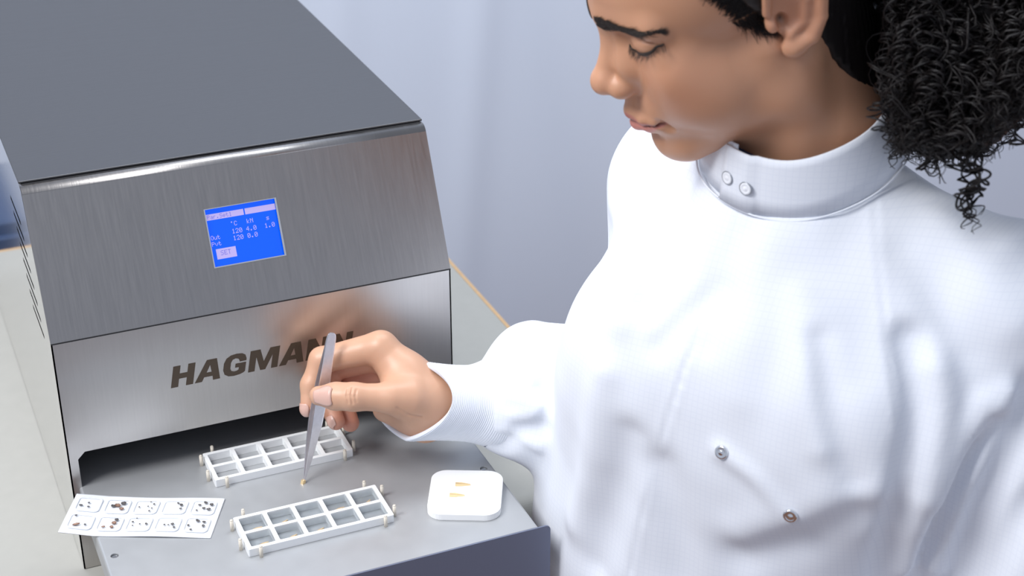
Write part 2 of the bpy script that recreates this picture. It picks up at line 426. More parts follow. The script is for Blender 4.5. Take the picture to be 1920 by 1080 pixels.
bm = bmesh.new(); bm_box(bm, (-.0006, yb+.0012, ztop+.0004), (W+.0006, DEP, ztop+.0022), .0006); child('lid', bm_mesh('lid', bm), M['steel_top'], mach)
bm = bmesh.new(); bm_box(bm, (.0012, yb-.001, ztop-.006), (W-.0012, yb+.004, ztop+.0002)); child('lid_gap', bm_mesh('gap', bm), M['black'], mach)
bm = bmesh.new(); bm_box(bm, (.0012, DEP-.0012, .0006), (W-.0012, DEP, ZT-.002)); child('rear_panel', bm_mesh('rear', bm), M['steel_side'], mach)
# lower front panel with the opening for the tray
XZ = Matrix(((1, 0, 0), (0, 0, 1), (0, 1, 0)))
xo = 0.0078; zo0 = 0.05
op = [(xo, zo0), (W-xo, zo0), (W-xo, ZO-.006), (W-xo-.006, ZO), (xo+.006, ZO), (xo, ZO-.006)]
lo_out = [(0.0, .0006), (W, .0006), (W, ZF), (0.0, ZF)]
child('lower_front_panel', sheet('lower_front', lo_out, [op[::-1]], .0014, XZ), M['steel_low'], mach)
bm = bmesh.new(); bm_box(bm, (.0, -.0006, ZF-.0008), (W, .0006, ZF+.0002)); child('panel_seam', bm_mesh('seam', bm), M['black'], mach)
# black chamber liner, added so the opening reads as deep shade
bm = bmesh.new(); bm_box(bm, (.004, .004, .135), (W-.004, .26, .137)); bm_box(bm, (.004, .26, .03), (W-.004, .262, .137)); bm_box(bm, (.0022, .004, .03), (.004, .262, .137)); bm_box(bm, (W-.004, .004, .03), (W-.0022, .262, .137))
child('dark_chamber_liner', bm_mesh('chamber', bm), M['black'], mach)
# lettering, heavy slanted capitals
def letter_polys(ch):
    if ch == 'H': return [[(0, 0), (.30, 0), (.30, .38), (.62, .38), (.62, 0), (.92, 0), (.92, 1), (.62, 1), (.62, .62), (.30, .62), (.30, 1), (0, 1)]], .92
    if ch == 'A': return [[(-.06, 0), (.24, 0), (.31, .2), (.66, .2), (.70, 0), (1.0, 0), (.76, 1), (.34, 1)], [(.39, .40), (.50, .74), (.60, .40)]], .96
    if ch == 'M': return [[(0, 0), (.28, 0), (.28, .66), (.52, 0), (.74, 0), (.98, .66), (.98, 0), (1.26, 0), (1.26, 1), (.84, 1), (.63, .40), (.42, 1), (0, 1)]], 1.26
    if ch == 'N': return [[(0, 0), (.28, 0), (.28, .58), (.60, 0), (.92, 0), (.92, 1), (.64, 1), (.64, .42), (.32, 1), (0, 1)]], .92
    out = [(.95, .62), (.95, .72), (.88, .90), (.74, .99), (.5, 1.02), (.26, .99), (.08, .87), (0, .66), (0, .34), (.08, .13), (.26, .01), (.5, -.02), (.74, .01), (.88, .06), (.95, .12), (.95, .55), (.50, .55), (.50, .36), (.66, .36), (.66, .24), (.58, .20), (.48, .19), (.36, .24), (.30, .36), (.30, .64), (.36, .77), (.48, .81), (.60, .77), (.66, .66), (.66, .62)]
    return [out], .96
hgt = 0.0190; xp = 0.0875; slant = 0.20; word = 'HAGMANN'
tw = sum(letter_polys(c)[1] for c in word)+0.13*6
sx = (0.2425-0.0875-slant*hgt)/tw
for c in word:
    pl, adv = letter_polys(c)
    conv = [[(xp+x*sx+slant*y*hgt, 0.1535+y*hgt) for x, y in lp] for lp in pl]
    child('letter', sheet('letter_'+c, conv[0], conv[1:], .0002, XZ, -.00022), M['ink'], mach)
    xp += (adv+.13)*sx
# display
def emis(name, col, s):
    m = bpy.data.materials.new(name); m.use_nodes = True; b = m.node_tree.nodes['Principled BSDF']
    b.inputs['Base Color'].default_value = (*[c*.3 for c in col], 1); b.inputs['Emission Color'].default_value = (*col, 1); b.inputs['Emission Strength'].default_value = s; b.inputs['Roughness'].default_value = .2
    return m
M['lcd'] = emis('lit_blue_lcd', (0.0, 0.085, 0.93), 1.0); M['lcdfg'] = emis('lit_lcd_pixels', (0.42, 0.36, 0.70), 0.9)
M['lcddark'] = emis('dark_lcd_pixels', (0.14, 0.14, 0.55), 1.0)
x0, v0, x1, v1 = scr
lcd = child('display', uptrans(sheet('lcd', [(x0, v0), (x1, v0), (x1, v1), (x0, v1)], [], .0006, UP, -.0032)), M['lcd'], mach)
child('display_rim', uptrans(sheet('rim', [(x0-.0009, v0-.0009), (x1+.0011, v0-.0009), (x1+.0011, v1+.0006), (x0-.0009, v1+.0006)], [[(x0, v0), (x1-.0004, v0), (x1-.0004, v1), (x0, v1)][::-1]], .0003, UP, .0)), M['chrome'], mach)
G5 = {
'P': ['####.', '#...#', '#...#', '####.', '#....', '#....', '#....'], 'a': ['.....', '.....', '.###.', '....#', '.####', '#...#', '.####'],
'r': ['.....', '.....', '#.##.', '##...', '#....', '#....', '#....'], '.': ['.....', '.....', '.....', '.....', '.....', '.##..', '.##..'],
'S': ['.####', '#....', '#....', '.###.', '....#', '....#', '####.'], 'e': ['.....', '.....', '.###.', '#...#', '#####', '#....', '.###.'],
't': ['.#...', '.#...', '####.', '.#...', '.#...', '.#..#', '..##.'], '1': ['..#..', '.##..', '..#..', '..#..', '..#..', '..#..', '.###.'],
'2': ['.###.', '#...#', '....#', '...#.', '..#..', '.#...', '#####'], '0': ['.###.', '#...#', '#..##', '#.#.#', '##..#', '#...#', '.###.'],
'4': ['...#.', '..##.', '.#.#.', '#..#.', '#####', '...#.', '...#.'], 'C': ['.###.', '#...#', '#....', '#....', '#....', '#...#', '.###.'],
'o': ['.##..', '.##..', '.....', '.....', '.....', '.....', '.....'], 'k': ['#....', '#....', '#..#.', '#.#..', '##...', '#.#..', '#..#.'],
'N': ['#...#', '##..#', '#.#.#', '#..##', '#...#', '#...#', '#...#'], 's': ['.....', '.....', '.####', '#....', '.###.', '....#', '####.'],
'O': ['.###.', '#...#', '#...#', '#...#', '#...#', '#...#', '.###.'], 'u': ['.....', '.....', '#...#', '#...#', '#...#', '#..##', '.##.#'],
'v': ['.....', '.....', '#...#', '#...#', '#...#', '.#.#.', '..#..'], 'E': ['#####', '#....', '#....', '####.', '#....', '#....', '#####'],
'T': ['#####', '..#..', '..#..', '..#..', '..#..', '..#..', '..#..'], ':': ['.....', '.##..', '.##..', '.....', '.##..', '.##..', '.....'],
}
dx = x1-x0; dv = v1-v0
def lcdtext(items, material, name):
    V = []; F = []
    for txt, fx, fy, px in items:
        x = x0+fx*dx; y = v1-fy*dv
        for ch in txt:
            if ch != ' ':
                for r_, row in enumerate(G5[ch]):
                    for c_, bit in enumerate(row):
                        if bit == '#':
                            a = x+c_*px; b_ = y-r_*px*1.1; i = len(V)
                            V += [(a, b_-px), (a+px*.98, b_-px), (a+px*.98, b_), (a, b_)]; F.append((i, i+1, i+2, i+3))
            x += px*6
    me = pydata(name, [UP @ Vector((a, b_, -.00236)) for a, b_ in V], F); child(name, uptrans(me), material, lcd)['kind'] = 'stuff'
def lcdbar(fx0, fy0, fx1, fy1, nm):
    child(nm, uptrans(sheet(nm, [(x0+fx0*dx, v1-fy1*dv), (x0+fx1*dx, v1-fy1*dv), (x0+fx1*dx, v1-fy0*dv), (x0+fx0*dx, v1-fy0*dv)], [], .0001, UP, -.00258)), M['lcdfg'], lcd)
PX = dx/135
lcdbar(0.0, .085, .54, .19, 'title_bar'); lcdbar(.56, .085, .995, .19, 'title_bar'); lcdbar(.06, .70, .34, .88, 'set_button')
lcdtext([('Par.Set1', .02, .10, PX), ('SET', .12, .735, PX*1.15)], M['lcddark'], 'screen_text')
lcdtext([('oC', .33, .27, PX*1.1), ('kN', .56, .27, PX*1.1), ('s', .84, .27, PX*1.1), ('120 4.0', .33, .40, PX*1.15), ('1.0', .80, .40, PX*1.15), ('120 0.0', .33, .52, PX*1.15), ('Out', .02, .46, PX*1.05), ('Pvt', .02, .57, PX*1.05)], M['lcdfg'], 'screen_text')
# slide-out tray
TR = 0.3244; TL = W-TR
holes = []
def circ(cx, cy, r, n=16): return [(cx+r*math.cos(-2*math.pi*i/n), cy+r*math.sin(-2*math.pi*i/n)) for i in range(n)]
XY = Matrix.Identity(3)
HX, HY = 0.0124, -0.1038
tray_me = sheet('tray', [(TL+.002, -.197), (TR-.002, -.197), (TR-.002, .25), (TL+.002, .25)], [circ(HX+.0015, HY, .0031), circ(W-HX-.0015, HY, .0031)], .002, XY, ZTR-.002)
tray = child('tray', tray_me, M['tray'], mach)
for xs, sgn in ((TL, 1), (TR, -1)):
    pr = [(xs+sgn*.002, ZTR), (xs+sgn*.0007, ZTR-.0005), (xs, ZTR-.002), (xs, ZTR-.022), (xs+sgn*.0012, ZTR-.022), (xs+sgn*.0012, ZTR-.003), (xs+sgn*.002, ZTR-.002)]
    V = [(x, y, z) for y in (-.197, .25) for x, z in pr]; k = len(pr)
    F = [tuple(range(k)), tuple(range(k, 2*k))[::-1]]+[(i, (i+1) % k, k+(i+1) % k, k+i) for i in range(k)]
    me = pydata('tray_skirt', V, F); bmn = bmesh.new(); bmn.from_mesh(me); bmesh.ops.recalc_face_normals(bmn, faces=bmn.faces); bmn.to_mesh(me); bmn.free()
    child('skirt', me, M['tray'], tray)
for x in (HX+.0015, W-HX-.0015):
    bm = bmesh.new(); bm_cyl(bm, (x, HY, ZTR-.0065), (x, HY, ZTR-.0012), .0032, .0024, 16); child('screw', bm_mesh('screw', bm, False), M['chrome'], tray)
fl = [(-.003, .004)]+[(.333, .004)]+[(.333+.004*(math.cos(a)-1), ZTR-.0777+.0775+.0015-.004+.004*math.sin(a)) for a in np.linspace(0, math.pi/2, 6)]+[(-.003+.004*(1-math.cos(a)), ZTR+.0013-.004+.004*math.sin(a)) for a in np.linspace(math.pi/2, 0, 6)]
child('tray_front', sheet('tray_front', fl, [], .0013, XZ, -.1998-.0004), M['flange'], mach)
# drawer runner body under the tray
bm = bmesh.new(); bm_box(bm, (.02, -.196, ZTR-.05), (W-.02, -.01, ZTR-.024)); child('tray_carriage', bm_mesh('carriage', bm), M['black'], mach)

# pegs that locate the two frames (part of the tray)
FX0, FX1 = 0.107, 0.2235
def pegs(y0, y1):
    out = []
    for x, y in ((FX0+.009, y1+.0035), (FX0-.0028, y1-.007), (FX0-.0030, y0+.012), (FX0+.009, y0-.0028), (FX1-.008, y1+.0035), (FX1+.003, y1-.008), (FX1+.003, y0+.008), (FX1-.008, y0-.0028)):
        out.append((x, y))
    return out
F1 = (-.0440, -.0005); F2 = (-.1465, -.1005)
for y0, y1 in (F1, F2):
    for x, y in pegs(y0, y1):
        bm = bmesh.new(); bm_cyl(bm, (x, y, ZTR), (x, y, ZTR+.0095), .00145, .0014, 12); bm_cyl(bm, (x, y, ZTR+.0095), (x, y, ZTR+.0101), .0014, .0010, 12)
        child('peg', bm_mesh('peg', bm, True), M['peg'], tray)

# ten-well frames
def well_frame(y0, y1, name, label, linings):
    root = empty(name, ((FX0+FX1)/2, (y0+y1)/2, ZTR)); tag(root, label, 'tray frame', 'ten-well frames on the slide-out tray')
    wall = .0034; H = .0068; cw = (FX1-FX0-wall*6)/5; ch = (y1-y0-wall*3)/2
    holes = []; cells = []
    for i in range(5):
        for j in range(2):
            a = FX0+wall+i*(cw+wall); b_ = y0+wall+j*(ch+wall); cells.append((a, b_, a+cw, b_+ch)); holes.append(rounded_rect(a, b_, a+cw, b_+ch, .0008, 2)[::-1])
    me = sheet(name, rounded_rect(FX0, y0, FX1, y1, .001, 2), holes, H, Matrix.Identity(3), ZTR+.0001)
    o = child('grid', me, M['whiteplastic'], root)
    bv = o.modifiers.new('bevel', 'BEVEL'); bv.width = .0004; bv.segments = 2; bv.limit_method = 'ANGLE'
    # short bosses at the ends as on the moulded frame
    if linings:
        for a, b_, c, d in cells:
            bm = bmesh.new(); t = .0004; g = .0004
            a += g; b_ += g; c -= g; d -= g; tp = .0018
            # thin tapered cup
            v = [(a, b_, H-.001), (c, b_, H-.001), (c, d, H-.001), (a, d, H-.001), (a+tp, b_+tp, .0012), (c-tp, b_+tp, .0012), (c-tp, d-tp, .0012), (a+tp, d-tp, .0012)]
            vv = [bm.verts.new((x, y, z+ZTR)) for x, y, z in v]
            for q in ((0, 1, 5, 4), (1, 2, 6, 5), (2, 3, 7, 6), (3, 0, 4, 7), (4, 5, 6, 7)): bm.faces.new([vv[i] for i in q])
            bmesh.ops.recalc_face_normals(bm, faces=bm.faces)
            r = bmesh.ops.solidify(bm, geom=bm.faces[:], thickness=.0003)
            child('clear_cup', bm_mesh('cup', bm), M['clear'], root)
    return root, cells
fr1, cells1 = well_frame(*F1, 'well_frame', 'white ten-well frame with empty wells, nearest the machine opening', False)
fr2, cells2 = well_frame(*F2, 'well_frame', 'white ten-well frame with clear cups, nearest the front edge of the tray', True)

# small gold wedges
def wedge_mesh(L=.0085, w=.0022, h=.0016):
    v = [(-L*.5, -w/2, 0), (-L*.1, -w/2, 0), (L*.5, -w*.12, 0), (L*.5, w*.12, 0), (-L*.1, w/2, 0), (-L*.5, w/2, 0)]
    V = v+[(x*.96, y*.8, h*(1 if x < L*.3 else .5)) for x, y, z in v]
    F = [(5, 4, 3, 2, 1, 0), (6, 7, 8, 9, 10, 11)]+[(i, (i+1) % 6, 6+(i+1) % 6, 6+i) for i in range(6)]
    return pydata('wedge', V, F)
wm = wedge_mesh(); wm.materials.append(M['gold'])
rowname = {0: 'front', 1: 'back'}; colname = ['leftmost', 'second', 'middle', 'fourth', 'rightmost']
for i, (a, b_, c, d) in enumerate(cells2):
    col_, row_ = i//2, i % 2
    if (col_, row_) in ((2, 1), (4, 0), (3, 0)): continue
    o = bpy.data.objects.new('gold_wedge', wm); COL.objects.link(o)
    o.location = ((a+c)/2+.002+random.uniform(-.001, .001), (b_+d)/2-.003, ZTR+.0016); o.rotation_euler = (0, 0, random.uniform(.3, 1.0))
    tag(o, 'small gold wedge in the %s well, %s row of the front frame' % (colname[col_], rowname[row_]), 'metal wedge', 'gold wedges lying in the clear cups')

# white square plate with rounded corners
ang = math.radians(-25.3); pc = Vector((0.2868, -0.1378, ZTR))
pl_me = sheet('plate', rounded_rect(-.0290, -.0315, .0290, .0315, .0125, 8), [], .0055, Matrix.Identity(3), .0001)
plate = link('square_plate', pl_me, M['ceramic'], None, pc); plate.rotation_euler = (0, 0, ang)
bv = plate.modifiers.new('bevel', 'BEVEL'); bv.width = .0012; bv.segments = 3; bv.limit_method = 'ANGLE'; bv.angle_limit = math.radians(50)
tag(plate, 'thick white square plate with rounded corners on the right of the tray', 'plate')
def onz(px, py, z):
    d = CF + CR*(px-960)/FP - CU*(py-540)/FP; t = (z-CP[2])/d[2]; return CP+t*d
for (px, py, lb) in ((868, 909, 'small gold wedge on the white square plate, farther from the camera'), (857, 929, 'small gold wedge on the white square plate, nearer the camera')):
    o = bpy.data.objects.new('gold_wedge', wm); COL.objects.link(o); q = onz(px, py, ZTR+.0060); o.location = (q[0], q[1], ZTR+.0057); o.scale = (1.45, 1.45, 1.2)
    o.rotation_euler = (0, 0, math.radians(-24)); tag(o, lb, 'metal wedge', 'gold wedges on the square plate')

# blister card
TLc, TRc, BRc, BLc = [np.array(q) for q in ((.0017, -.013), (.1095, -.0638), (.0862, -.1112), (-.0209, -.061))]
def card_pt(u, v):      # u left-right 0..1, v top-bottom 0..1
    p = (TLc*(1-u)+TRc*u)*(1-v)+(BLc*(1-u)+BRc*u)*v
    z = ZTR+.0008+.0008*(math.sin(u*9+v*2)*.5+.5)*(1 if u > .2 else 1)+.0022*max(0, .22-u)/.22
    return np.array([p[0], p[1], z])
nu, nv = 120, 52
def dome(u, v):
    x = (u-.02)/.96*5; y = (v-.06)/.88*2
    if x < 0 or y < 0 or x >= 5 or y >= 2: return 0
    fx = abs(x-math.floor(x)-.5); fy = abs(y-math.floor(y)-.5)
    a = max(0, min(1, (.40-fx)/.05)); b_ = max(0, min(1, (.38-fy)/.05)); return .0006*a*b_
V = []
for j in range(nv+1):
    for i in range(nu+1):
        u = i/nu; v = j/nv; p = card_pt(u, v); V.append((p[0], p[1], p[2]+dome(u, v)))
N = len(V); V += [(*(card_pt(i/nu, j/nv)-np.array([0, 0, .0006])),) for j in range(nv+1) for i in range(nu+1)]
F = []
for j in range(nv):
    for i in range(nu):
        a = j*(nu+1)+i; F.append((a+nu+1, a+nu+2, a+1, a)); F.append((N+a, N+a+1, N+a+nu+2, N+a+nu+1))
for i in range(nu):
    F.append((i, i+1, N+i+1, N+i)); a = nv*(nu+1)+i; F.append((N+a, N+a+1, a+1, a))
for j in range(nv):
    a = j*(nu+1); F.append((N+a, N+a+nu+1, a+nu+1, a)); a += nu; F.append((a, a+nu+1, N+a+nu+1, N+a))
card = empty('blister_card', (.04, -.06, ZTR)); tag(card, 'white ten-pocket blister card overhanging the left side of the tray', 'blister card')
child('card', pydata('card', V, F, True), M['card'], card)
for cx in range(5):
    for cy in range(2):
        pp = []
        for a_, b_ in rounded_rect(-.40, -.38, .40, .38, .14, 5):
            q = card_pt(.02+.96*(cx+.5+a_)/5, .06+.88*(cy+.5+b_)/2); pp.append((q[0], q[1], q[2]+.0007))
        V, F = tube(pp, .0006, 6, True); child('pocket_rim', pydata('pocket_rim', V, F, True), M['rimgrey'], card)
# what lies in the pockets (photo: small dark pieces); (u, v, size mm, material, stretch)
bits = [  # column, row, list of (du, dv, size, stretch, mat)
 (0, 0, [(-.25, .15, 1.6, 2.2, 0), (.0, -.05, 1.4, 1.3, 0), (.05, .2, 1.4, 1.6, 0)]),
 (1, 0, [(.0, .0, 3.4, 1.6, 1), (.22, -.15, 3.0, 1.4, 0), (.2, .2, 2.6, 1.4, 1), (-.15, .05, 2.4, 1.6, 0)]),
 (2, 0, [(-.25, .05, 1.3, 1, 0), (.08, .0, 1.2, 1, 0), (.12, -.3, 1.2, 1, 0), (.28, -.15, 1.6, 1, 0), (.25, .12, 1.3, 1, 0), (.2, .3, 1.5, 1, 0)]),
 (3, 0, [(.1, -.2, 1.4, 1.8, 0), (.25, -.08, 2.2, 1.3, 0), (.27, .15, 1.4, 1.6, 0)]),
 (4, 0, [(-.2, .25, 1.4, 1.3, 0), (-.15, -.1, 1.5, 1.8, 0), (.05, -.25, 2.0, 2, 0), (.3, -.15, 2.4, 1.3, 0), (.25, .15, 2.2, 1.5, 0), (.05, .1, 1.8, 1.6, 0)]),
 (0, 1, [(-.12, .25, 2.4, 2.4, 1), (.22, .2, 1.6, 1.3, 0), (-.25, -.3, 1.6, 1.3, 0)]),
 (1, 1, [(.15, .0, 3.2, 1.2, 1), (.22, -.2, 2.4, 1.4, 0), (.12, .25, 2.6, 1.2, 1), (-.2, .25, 1.8, 1.6, 1)]),
 (2, 1, [(-.25, -.09, 1.6, 1, 0), (-.15, -.32, 1.2, 1, 0), (.05, .05, 1.3, 1, 0), (.3, .05, 1.7, 1.5, 0), (-.2, .15, 1.2, 1, 0)]),
 (3, 1, [(-.1, .1, 1.4, 1.2, 0), (.05, .1, 1.2, 1.2, 0), (.2, .05, 2.0, 1.3, 0), (.3, .25, 1.6, 1.4, 0)]),
 (4, 1, [(-.3, .10, 1.8, 1.1, 0), (-.15, .35, 1.6, 1.2, 0), (-.0, -.2, 2.0, 2.2, 0), (.25, -.15, 1.8, 1.6, 0), (.27, .1, 2.2, 1.2, 0)])]
bitme = {}
for mi in (0, 1):
    bm = bmesh.new(); bmesh.ops.create_icosphere(bm, subdivisions=1, radius=.5)
    for v_ in bm.verts: v_.co *= random.uniform(.75, 1.2)
    bitme[mi] = bm_mesh('bit', bm); bitme[mi].materials.append(M['bits_brown'] if mi else M['bits'])
dirx = (TRc-TLc)/np.linalg.norm(TRc-TLc)
for cx, cy, lst in bits:
    for du, dv_, sz, st, mi in lst:
        u = .02+.96*(cx+.5+du*.9)/5; v = .06+.88*(cy+.5+dv_*.9)/2; p = card_pt(u, v)
        o = bpy.data.objects.new('metal_part', bitme[mi]); COL.objects.link(o); o.location = (p[0], p[1], p[2]+.0016+.0002*sz); o.scale = (sz*st*.0012, sz*.0013, sz*.0007)
        o.rotation_euler = (0, 0, math.atan2(dirx[1], dirx[0])+random.uniform(-.6, .6))
        hx = 'left' if du < -.08 else ('right' if du > .12 else 'centre'); vy = 'upper' if dv_ < -.1 else ('lower' if dv_ > .12 else 'mid')
        tag(o, '%s %s metal part, %s %s in the %s %s-row blister pocket' % ('larger' if sz > 2.1 else 'tiny', 'brown' if mi else 'dark grey', vy, hx, colname[cx], 'upper' if cy == 0 else 'lower'), 'metal part', 'small metal parts in the blister pockets')

# ================================================================== tweezers
ttop = at(623, 624, 1.322); ttip = at(570, 903, 1.343)
A = ttip-ttop; TLn = np.linalg.norm(A); A /= TLn
nn = 0.86*CF-0.52*CR; nn -= A*(nn@A); nn /= np.linalg.norm(nn); ww = np.cross(A, nn); ww /= np.linalg.norm(ww)
tw = empty('tweezers', tuple(ttip)); tag(tw, 'slim steel tweezers held upright over the tray between thumb and index finger', 'tweezers')
S_ = np.concatenate([[0, .008, .016], np.linspace(.03, 1, 38)])
wd = np.interp(S_, [0, .008, .022, .045, .35, .60, .80, .92, 1], [.0030, .0056, .0072, .0080, .0098, .0086, .0050, .0026, .0011])
gp = np.interp(S_, [0, .08, .3, .6, .85, 1], [.0004, .0006, .0030, .0044, .0026, .0004])
th = np.interp(S_, [0, .6, 1], [.0011, .0010, .0008])
for side in (-1, 1):
    V = []
    for i, s in enumerate(S_):
        c = ttop+A*TLn*s+nn*side*gp[i]
        for a_, b_ in ((-1, -.35), (-.8, -.5), (.8, -.5), (1, -.35), (1, .35), (.8, .5), (-.8, .5), (-1, .35)):
            V.append(c+ww*a_*wd[i]/2+nn*b_*th[i])
    F = [tuple(range(8))[::-1], tuple(range(len(V)-8, len(V)))]
    for i in range(len(S_)-1):
        for k in range(8): F.append((i*8+k, i*8+(k+1) % 8, i*8+8+(k+1) % 8, i*8+8+k))
    me = pydata('blade', V, F); bmn = bmesh.new(); bmn.from_mesh(me); bmesh.ops.recalc_face_normals(bmn, faces=bmn.faces); bmn.to_mesh(me); bmn.free()
    child('arm', me, M['tweezer'], tw)
o = bpy.data.objects.new('gold_wedge', wm); COL.objects.link(o); o.location = tuple(ttip+A*.0030); o.scale = (1.1, 1.5, 1.5)
o.rotation_euler = Vector(A).to_track_quat('X', 'Z').to_euler(); tag(o, 'small gold wedge gripped in the tips of the tweezers', 'metal wedge')
#BODY#
# ================================================================== the person
HO = np.array([.4567, -.2261, .5050]); HF = np.array([-.89702, .16890, -.40844]); HL = np.array([-.13974, -.98508, -.10047]); HU = np.array([-.41931, -.03305, .90724])
HM = np.stack([HF, HL, HU])                       # rows: local axes
def H(x, y, z): return HO+(x*HF+y*HL+z*HU)*.001
def toH(P): return ((P-HO)@HM.T)*1000
def mmr(*r): return np.array(r)*.001
FB = np.array([-.847, -.531, 0.]); LB = np.array([.531, -.848, 0.]); ZU = np.array([0, 0, 1.])
BMX = np.stack([FB, LB, ZU])
NK = at(1512, 245, 1.18)
def Bp(f, l_, u): return NK+FB*f+LB*l_+ZU*u

def rotm(ax, deg):
    a = math.radians(deg); i, j = {'x': (1, 2), 'y': (0, 2), 'z': (0, 1)}[ax]; m_ = np.eye(3); m_[i, i] = m_[j, j] = math.cos(a); m_[i, j] = -math.sin(a); m_[j, i] = math.sin(a); return m_
def build_head(features=True):
    s = SDF()
    def E(c, r, k, op='u', rm=None): s.ell(H(*c), mmr(*r), k*.001, op, HM if rm is None else rm@HM)
    def K(a, b, ra, rb, k, op='u'): s.cone(H(*a), H(*b), ra*.001, rb*.001, k*.001, op)
    E((0, 0, 47), (90, 71, 80), 1)
    E((38, 0, 30), (54, 58, 52), 20)                 # forehead and temples
    E((44, 0, -18), (44, 50, 58), 16)                # mid face
    for y in (-1, 1):
        E((62, 40*y, -14), (21, 18, 20), 20)         # cheekbones
        E((56, 31*y, -40), (28, 22, 28), 22)                 # cheeks
        E((34, 45*y, -42), (30, 19, 30), 20)
        K((4, 54*y, -20), (8, 50*y, -62), 13, 12, 20)
        K((8, 50*y, -62), (70, 15*y, -87), 12, 12, 22)   # jaw
    E((76, 0, -54), (22, 28, 26), 16)                # muzzle
    E((78, 0, -88), (14.5, 18, 14), 14)                # chin
    E((58, 0, -82), (22, 24, 16), 16)
    if features:
        for y in (-1, 1):
            K((88, 7*y, 27), (72, 44*y, 26), 7.0, 7.5, 12)      # brow
            E((92, 33*y, 14), (9.5, 14.5, 8.5), 10, 's')             # socket
            E((71.0, 32*y, 13), (14.2, 15.2, 12.6), 4)           # closed lid over the eyeball
            K((86, 9*y, 16), (88, 13*y, -8), 6.5, 7.5, 10); E((88, 14*y, -11), (11, 8.5, 13), 10)      # side wall of the nose
            K((80, 19*y, 1), (70, 44*y, 2), 3.5, 4.5, 8)      # lower lid pad
    if features:
        for y in (-1, 1):
            lc = [H(89.5, 21*y, 18), H(87.5, 29*y, 20.5), H(83.5, 38*y, 20.5), H(75, 47*y, 17.5)]
            for u_, v_ in zip(lc[:-1], lc[1:]): s.cone(u_, v_, .0012, .0012, .0025, 's')
    K((88, 0, 22), (90, 0, 10), 6.5, 6.0, 10)
    K((90, 0, 10), (106, 0, -16), 6.0, 7.8, 8)       # bridge of the nose
    E((108.5, 0, -20.5), (9.8, 10.5, 9.0), 6)            # tip
    for y in (-1, 1):
        E((98.5, 12*y, -25), (10.5, 6.6, 8.0), 6)      # wings
    E((100, 0, -31), (9, 4.5, 4), 4)
    if features:
        for y in (-1, 1):
            E((102, 6.6*y, -34.5), (5.2, 3.0, 4.0), 2.2, 's')
    K((94, 3.0, -36), (97, 3.2, -47), 3.8, 3.2, 6); K((94, -3.0, -36), (97, -3.2, -47), 3.8, 3.2, 6)
    # lips
    for y in (-1, 1):
        s.chain([(H(99, 2*y, -51.5), .0052), (H(95.5, 13*y, -53.5), .0045), (H(85.0, 24.5*y, -57.0), .0026)], .004, .002)
        s.chain([(H(97, 0, -61.5), .0060), (H(92.5, 12*y, -61), .0052), (H(84.0, 23.5*y, -58.0), .0028)], .004, .002)
    if features:
        for y in (-1, 1):
            s.chain([(H(105, 0, -56.6), .0011), (H(100, 10*y, -57.2), .0011), (H(86.0, 26*y, -57.4), .0012)], .0, .001)
            kd = s.p.pop(); 
            for (p0, r0), (p1, r1) in zip(kd[1][:-1], kd[1][1:]): s.cone(p0, p1, r0, r1, .0022, 's')
            E((86, 28.5*y, -58), (5, 3.5, 6), 5, 's')
        E((94, 0, -73), (4.5, 14, 4.5), 6, 's')
    # neck
    s.cone(H(-22, 0, -30), NK+ZU*.005+FB*-.002, .050, .052, .022)
    s.cone(NK+ZU*.005, Bp(-.005, 0, -.06), .053, .060, .03)
    for y in (-1, 1):
        s.cone(H(-12, 54*y, -42), Bp(.040, .014*y, -.012), .010, .007, .020)     # neck muscle
        # ear
        rm = rotm('z', 18*y)@rotm('y', 10)
        c0 = (-12, 73*y, 9)
        if features:
            E(c0, (18.0, 5.5, 30), 3, 'u', rm)
            E((-6, 78.5*y, 8), (11.5, 5.5, 19), 3, 's', rm)
            s.chain([(H(5, 73*y, 13), .0030), (H(2, 78*y, 29), .0032), (H(-11, 81*y, 38), .0034), (H(-25, 83*y, 30), .0038), (H(-30, 83*y, 13), .0038), (H(-26, 80*y, -3), .0040), (H(-17, 76.5*y, -15), .0055), (H(-5, 73*y, -19), .0060)], .0032, .001)
            s.chain([(H(-15, 78*y, 27), .0022), (H(-20, 79*y, 13), .0026), (H(-15, 76.5*y, -2), .0026), (H(-5, 74*y, -8), .0030)], .003, .001)
            E((4, 71*y, 3), (4.2, 4.5, 6.5), 3)                # tragus
            E((-6, 73*y, -18), (9.5, 4.6, 8.6), 4)
            E((-3, 73*y, 3), (4.0, 5.5, 5.5), 2.5, 's')
    return s
headf = build_head()

